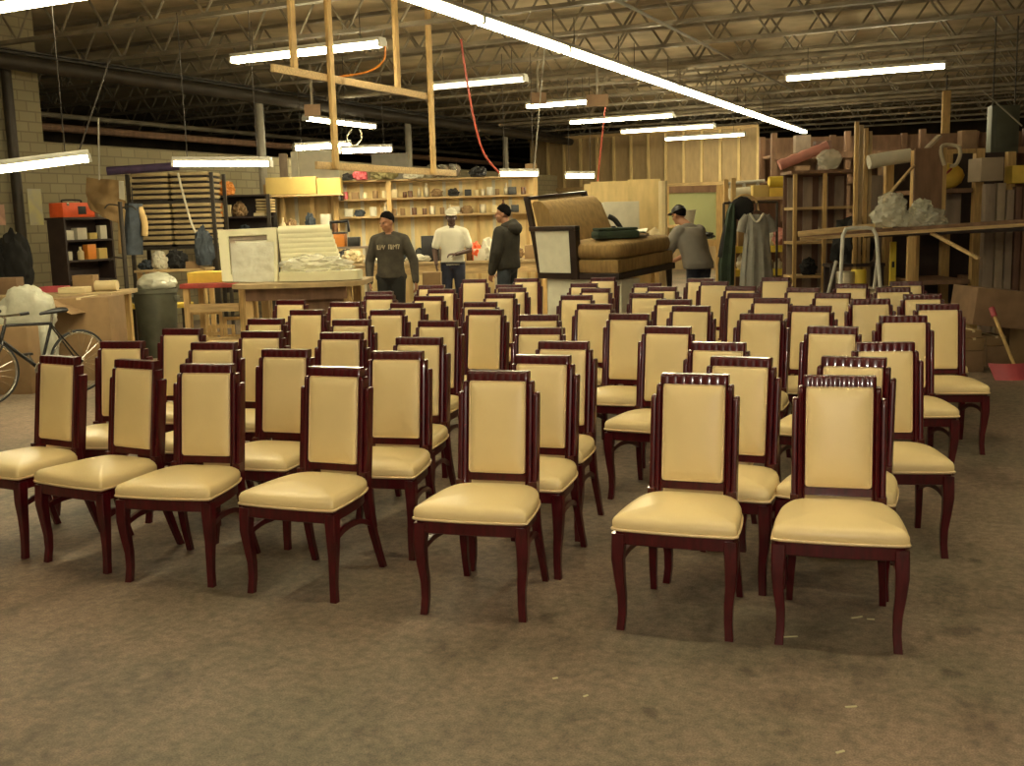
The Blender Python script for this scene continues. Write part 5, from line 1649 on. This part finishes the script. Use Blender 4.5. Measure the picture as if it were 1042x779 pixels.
# small scraps on the floor
for k, (x, y, a_, L_) in enumerate(((872, 628, .3, .05), (886, 630, -.2, .03), (800, 648, .05, .09), (866, 719, .1, .04), (596, 708, .6, .02), (565, 690, .3, .02), (855, 765, .4, .03), (964, 490, .2, .03))):
    p = at_z(x, y, 0.0)
    o = MB().box(-L_ * .5, L_ * .5, -.004, .004, 0, .003).build('paper_scrap', M['whitepaper'])
    o.location = p
    o.rotation_euler = (0, 0, YAW + a_)
    tag(o, ('thin white scrap on the concrete behind the front legs of the rightmost front chair', 'tiny white scrap right of the longer scrap by the rightmost front chair', 'thin white thread at the left front foot of the rightmost front chair', 'white scrap on bare concrete in front of the rightmost front chair',
            'white speck on bare concrete below the middle front chairs', 'small white speck on bare concrete at middle front', 'white speck on the concrete at the bottom edge right of middle', 'white scrap on the concrete right of the back chairs')[k], 'scrap')

# ------------------------------------------------------------------ people
def voxel(bm, size, name, m, smooth=2):
    bmesh.ops.recalc_face_normals(bm, faces=bm.faces[:])
    me = bpy.data.meshes.new(name)
    bm.to_mesh(me)
    bm.free()
    o = bpy.data.objects.new(name, me)
    COL.objects.link(o)
    md = o.modifiers.new('r', 'REMESH')
    md.mode = 'VOXEL'
    md.voxel_size = size
    md.use_smooth_shade = True
    if smooth:
        sm = o.modifiers.new('s', 'SMOOTH')
        sm.iterations = smooth
        sm.factor = .5
    dg = bpy.context.evaluated_depsgraph_get()
    new = bpy.data.meshes.new_from_object(o.evaluated_get(dg))
    o.modifiers.clear()
    o.data = new
    new.materials.clear()
    new.materials.append(m)
    new.polygons.foreach_set('use_smooth', [True] * len(new.polygons))
    return o

def limb(b, pts, rs, n=12):
    pts = [Vector(p) for p in pts]
    P, Q = [], []
    for i in range(len(pts) - 1):
        for q in range(6):
            t_ = q / 6
            P.append(pts[i].lerp(pts[i + 1], t_)); Q.append(rs[i] + (rs[i + 1] - rs[i]) * t_)
    P.append(pts[-1]); Q.append(rs[-1])
    for p, r_ in zip(P, Q): b.ell(p, r_)
    b.tube(P, Q, n)

def hand(b, wrist, direction, palm_n, curl=.5, side=1):
    """palm with four unequal fingers and a thumb, along direction, palm facing palm_n"""
    d = Vector(direction).normalized()
    nrm = Vector(palm_n)
    nrm = (nrm - d * nrm.dot(d)).normalized()
    s = d.cross(nrm).normalized() * side
    w_ = Vector(wrist)
    mtx = Matrix((s, nrm, d)).transposed().to_4x4()
    b.ell(w_ + d * .05, .042, .016, .055, mtx=mtx)
    for k, (o, L_) in enumerate(((-.030, .066), (-.010, .078), (.011, .073), (.030, .058))):
        p = w_ + d * .088 + s * o
        a, pts = 0.0, [p - d * .02]
        pts.append(p)
        for q in range(3):
            a += curl * (.5 + .3 * q)
            p = p + (d * math.cos(a) + nrm * math.sin(a)) * L_ / 2.6
            pts.append(p)
        limb(b, pts, [.0095, .0095, .009, .0082, .007], 8)
    p = w_ + d * .03 - s * .036
    pts = [p + s * .015, p, p + (d * .7 - s * .6 + nrm * .3).normalized() * .035, p + (d * .9 - s * .45 + nrm * .5).normalized() * .062]
    limb(b, pts, [.012, .0115, .0105, .008], 8)

def person(name_label, x, d, H, face, skin, top, trousers, pose, hair=True, cap=None, shoes='black', long_sleeve=True, hood=False, extra=None, loose=0.0):
    """built facing local -y; face = turn of the whole figure about the vertical"""
    base = at(x, 300, d)
    r = empty('person', (base.x, base.y, 0), YAW + face, name_label, 'person')
    k = H / 1.75
    V = lambda *p: Vector(p) * k
    lean = pose.get('lean', (0, 0))
    def sh(p):          # forward lean above the hip
        p = Vector(p)
        t_ = max(0, (p.z - .95 * k) / (.5 * k))
        return p + Vector((lean[0] * t_, lean[1] * t_, -.5 * (lean[0] ** 2 + lean[1] ** 2) * t_))
    hc = sh(V(*pose.get('head', (0, -.03, 1.625))))
    neck = [sh(V(0, .012, 1.40)), sh(V(0, .006, 1.48)), hc + V(0, .012, -.06)]
    ring = [(.90, .155, .105), (.97, .160, .108), (1.06, .148, .10), (1.15, .150, .10), (1.25, .165, .108), (1.34, .178, .108), (1.40, .165, .095), (1.445, .105, .075), (1.47, .06, .055)]
    def torso(b, inf=0.0, z0=0.0, z1=9):
        rings = []
        for z, rx, ry in ring:
            if z < z0 or z > z1: continue
            rings.append([sh(V((rx + inf) * math.cos(2 * PI * q / 24), (ry + inf) * math.sin(2 * PI * q / 24), z)) for q in range(24)])
        b.loft(rings)
    arms = {}
    for s, nm in ((-1, 'L'), (1, 'R')):
        S = sh(V(s * .185, .0, 1.385))
        E, W_ = [Vector(p) * k for p in pose[nm]]
        arms[nm] = (S, E, W_)
    legs = {}
    for s, nm in ((-1, 'l'), (1, 'r')):
        legs[nm] = [V(s * .09, 0, .90), V(*pose.get('knee_' + nm, (s * .10, -.02, .50))), V(*pose.get('ankle_' + nm, (s * .105, .02, .09)))]
    # body
    b = MB()
    torso(b)
    limb(b, neck, [.058 * k, .055 * k, .056 * k])
    hm = Matrix.Rotation(pose.get('hturn', 0), 4, 'Z') @ Matrix.Rotation(pose.get('nod', 0), 4, 'X')
    hp = lambda *p: hc + hm @ V(*p)
    b.ell(hp(0, .012, .03), .078 * k, .095 * k, .095 * k, mtx=hm)
    b.ell(hp(0, -.012, -.035), .066 * k, .080 * k, .078 * k, mtx=hm)
    b.ell(hp(0, -.05, -.085), .036 * k, .035 * k, .026 * k, mtx=hm)      # chin
    limb(b, [hp(0, -.085, .018), hp(0, -.103, -.022)], [.010 * k, .016 * k], 8)   # nose
    for s in (-1, 1):
        b.ell(hp(s * .078, .012, -.008), .012 * k, .022 * k, .032 * k, mtx=hm)    # ears
        b.ell(hp(s * .034, -.074, .028), .024 * k, .014 * k, .009 * k, mtx=hm)    # brows
        b.ell(hp(s * .042, -.058, -.025), .022 * k, .024 * k, .022 * k, mtx=hm)   # cheeks
    b.ell(hp(0, -.088, -.056), .024 * k, .010 * k, .008 * k, mtx=hm)     # lips
    b.ell(hp(0, -.084, -.067), .020 * k, .010 * k, .007 * k, mtx=hm)
    for nm in ('L', 'R'):
        S, E, W_ = arms[nm]
        limb(b, [S, E, W_], [.052 * k, .041 * k, .028 * k])
        hd = pose.get('hand_' + nm, {})
        hand(b, W_, hd.get('dir', (W_ - E)), hd.get('palm', (1 if nm == 'L' else -1, 0, 0)), hd.get('curl', .45), 1 if nm == 'L' else -1)
    for nm in ('l', 'r'):
        limb(b, legs[nm], [.085 * k, .055 * k, .038 * k])
        A = legs[nm][2]
        limb(b, [A, A + V(0, -.02, -.05), A + V(0, -.14, -.065)], [.036 * k, .036 * k, .026 * k])
    body = voxel(b.bm, .0085, 'body', M[skin])
    body.parent = r
    # eyes
    for s in (-1, 1):
        MB().ell(hp(s * .032, -.082, .008), .010 * k, .006 * k, .007 * k).build('eye', M['black'], r)
    # trousers
    b = MB()
    torso(b, .016, 0, .98)
    b.ell(V(0, 0, .90), .165 * k, .12 * k, .10 * k)
    for nm in ('l', 'r'):
        limb(b, legs[nm], [.102 * k, .075 * k, .064 * k])
    o = voxel(b.bm, .014, 'trousers', M[trousers]); o.parent = r
    # top
    b = MB()
    inf = (.024 if long_sleeve else .018) + loose
    torso(b, inf, .90, 1.45)
    for nm in ('L', 'R'):
        S, E, W_ = arms[nm]
        limb(b, [sh(V(0, .012, 1.445)), S], [.068 * k, .072 * k])
        if long_sleeve:
            limb(b, [S, E, W_], [(.074 + loose * .4) * k, (.063 + loose * .5) * k, (.046 + loose * .3) * k])
        else:
            limb(b, [S, S.lerp(E, .72)], [(.072 + loose * .5) * k, (.066 + loose * .5) * k])
    if long_sleeve: 
        limb(b, [sh(V(-.15, 0, .915)), sh(V(.15, 0, .915))], [.06 * k, .06 * k])
    o = voxel(b.bm, .012, 'sweatshirt' if long_sleeve else 'shirt', M[top]); o.parent = r
    shirt = o
    if hood:
        b = MB()
        b.ell(sh(V(0, .13, 1.43)), .15 * k, .09 * k, .10 * k)
        limb(b, [sh(V(-.11, .02, 1.46)), sh(V(0, .12, 1.50)), sh(V(.11, .02, 1.46))], [.045 * k, .06 * k, .045 * k])
        h_ = voxel(b.bm, .012, 'hood', M[top]); h_.parent = shirt
    else:
        b = MB().tube([sh(V(.075 * math.cos(q * 2 * PI / 20), .068 * math.sin(q * 2 * PI / 20), 1.455 + .012 * math.sin(q * 2 * PI / 20))) for q in range(20)], .014 * k, 8, closed=True)
        b.build('collar', M[top], shirt)
    # hair
    if hair:
        b = MB()
        b.ell((0, .016 * k, .036 * k), .087 * k, .104 * k, .106 * k)
        bmesh.ops.bisect_plane(b.bm, geom=b.bm.verts[:] + b.bm.edges[:] + b.bm.faces[:], plane_co=V(0, -.06, .075), plane_no=Vector((0, -.62, -.78)), clear_outer=True)
        bmesh.ops.holes_fill(b.bm, edges=b.bm.edges[:], sides=0)
        b.bm.transform(Matrix.Translation(hc) @ hm)
        b.build('hair', M['hair'], r)
    if cap:
        b = MB()
        b.ell((0, .012 * k, .045 * k), .093 * k, .110 * k, .092 * k)
        bmesh.ops.bisect_plane(b.bm, geom=b.bm.verts[:] + b.bm.edges[:] + b.bm.faces[:], plane_co=V(0, 0, .045), plane_no=Vector((0, .12, -1)), clear_outer=True)
        bmesh.ops.holes_fill(b.bm, edges=b.bm.edges[:], sides=0)
        b.bm.transform(Matrix.Translation(hc) @ hm)
        c_ = b.build('cap', M[cap], r)
        poly = [(-.075, -.06), (-.07, -.11), (-.045, -.142), (0, -.15), (.045, -.142), (.07, -.11), (.075, -.06), (0, -.09)]
        b = MB().prism([(u * k, v * k) for u, v in poly], .058 * k, .066 * k, 'z')
        b.bm.transform(Matrix.Translation(hc) @ hm @ Matrix.Rotation(.08, 4, 'X'))
        b.build('brim', M[cap], c_)
        MB().ell(hp(0, .012, .139), .012 * k, .012 * k, .006 * k).build('button', M[cap], c_)
    # shoes
    for nm in ('l', 'r'):
        A = legs[nm][2]
        b = MB()
        limb(b, [A + V(0, .02, -.035), A + V(0, -.06, -.045), A + V(0, -.165, -.052)], [.048 * k, .045 * k, .036 * k])
        for v in b.bm.verts:
            if v.co.z < .004: v.co.z = .004
        o = voxel(b.bm, .012, 'shoe', M[shoes]); o.parent = r
    if extra: extra(r, k, sh, shirt, arms)
    return r

def letters(r, k, sh, shirt, arms):
    # worn pale lettering across the chest, two short words
    z0, z1 = 1.27, 1.325
    def word(strokes):
        P = [sh(Vector((x, -.140 + x * x * 1.1, z)) * k) for x, z in strokes]
        MB().tube(P, .0075, 6).build('lettering', M['letter'], shirt)
    word([(-.135, z1), (-.135, z0), (-.11, z0), (-.108, z1), (-.095, z0), (-.08, z1), (-.07, z0 + .02), (-.062, z1), (-.055, z0), (-.035, z1 - .005)])
    word([(.015, z0), (.016, z1), (.04, z1), (.042, z0), (.055, z0), (.056, z1), (.075, z0), (.077, z1), (.09, z0 + .03), (.105, z1), (.106, z0), (.12, z1), (.145, z1), (.132, z0)])
person('person in a charcoal sweatshirt with pale lettering and black trousers, arms hanging, looking aside', 399, 14.2, 1.81, R(-6), 'skin', 'hoodie', 'blackcloth',
       {'L': ((-.28, .02, 1.10), (-.26, -.10, .86)), 'R': ((.30, .0, 1.12), (.33, -.06, .86)), 'hturn': R(-38), 'nod': R(14), 'head': (-.015, -.05, 1.61),
        'hand_L': {'dir': (.1, -.25, -1), 'palm': (1, .2, 0)}, 'hand_R': {'dir': (.08, -.2, -1), 'palm': (-1, .2, 0)}}, extra=letters)
def polo(r, k, sh, shirt, arms):
    S, E, W_ = arms['R']
    MB().bar(W_ + Vector((-.16, -.06, .02)), W_ + Vector((.02, -.05, .0)), .05, .03, .008).build('held_tool', M['black'], None) if False else None
    MB().tube([Vector((.176 * math.cos(q * 2 * PI / 24), .126 * math.sin(q * 2 * PI / 24), .935)) * k for q in range(24)], .018 * k, 8, closed=True).build('belt', M['black'], r)
p2 = person('person in a white short sleeved shirt, pale cap and navy jeans, one forearm held across', 462, 17.2, 1.86, R(4), 'skin_d', 'teew', 'navy',
       {'L': ((-.27, -.02, 1.13), (-.25, -.16, .92)), 'R': ((.27, .02, 1.12), (.05, -.22, 1.07)), 'nod': R(10), 'head': (0, -.035, 1.62),
        'hand_L': {'dir': (.05, -.35, -1), 'palm': (1, 0, 0)}, 'hand_R': {'dir': (-1, -.15, .02), 'palm': (0, .3, -1), 'curl': .6}}, hair=False, cap='foamw', long_sleeve=False, extra=polo)
person('person in a dark hooded jacket and faded jeans, seen from behind, facing left', 517, 15.3, 1.87, R(-118), 'skin', 'jacket', 'denim',
       {'head': (0, -.045, 1.62), 'L': ((-.26, -.06, 1.12), (-.24, -.2, .90)), 'R': ((.27, -.02, 1.12), (.25, -.10, .87)), 'hturn': R(20), 'nod': R(4)}, hood=True, loose=.035)
person('person in a grey tee shirt and black cap bending forward behind the chaise', 711, 14.3, 1.82, R(-142), 'skin', 'teeg', 'navy',
       {'lean': (0, -.20), 'L': ((-.26, -.42, 1.08), (-.2, -.62, .98)), 'R': ((.27, -.38, 1.05), (.2, -.6, .96)), 'nod': R(18), 'head': (0, -.09, 1.61),
        'hand_L': {'dir': (0, -1, -.25), 'palm': (0, 0, -1)}, 'hand_R': {'dir': (0, -1, -.25), 'palm': (0, 0, -1)}}, hair=True, cap='black', long_sleeve=False, loose=.05)

# ------------------------------------------------------------------ light and view
w = bpy.data.worlds.new('world')
SC.world = w
w.use_nodes = True
w.node_tree.nodes['Background'].inputs['Color'].default_value = (0.10, 0.085, 0.06, 1)
w.node_tree.nodes['Background'].inputs['Strength'].default_value = 0.1
fl = bpy.data.lights.new('camera_flash', 'POINT')
fl.energy = 55
fl.shadow_soft_size = 0.03
fl.color = (1.0, 0.90, 0.74)
fo = bpy.data.objects.new('camera_flash', fl)
fo.location = CAM + RT * .04 + Vector((0, 0, .09))
COL.objects.link(fo)
SC.view_settings.view_transform = 'Standard'
SC.view_settings.look = 'None'
SC.view_settings.gamma = 1.0
SC.view_settings.use_curve_mapping = False
SC.view_settings.exposure = 1.45
SC.cycles.use_denoising = True
SC.cycles.max_bounces = 6
SC.cycles.transparent_max_bounces = 12
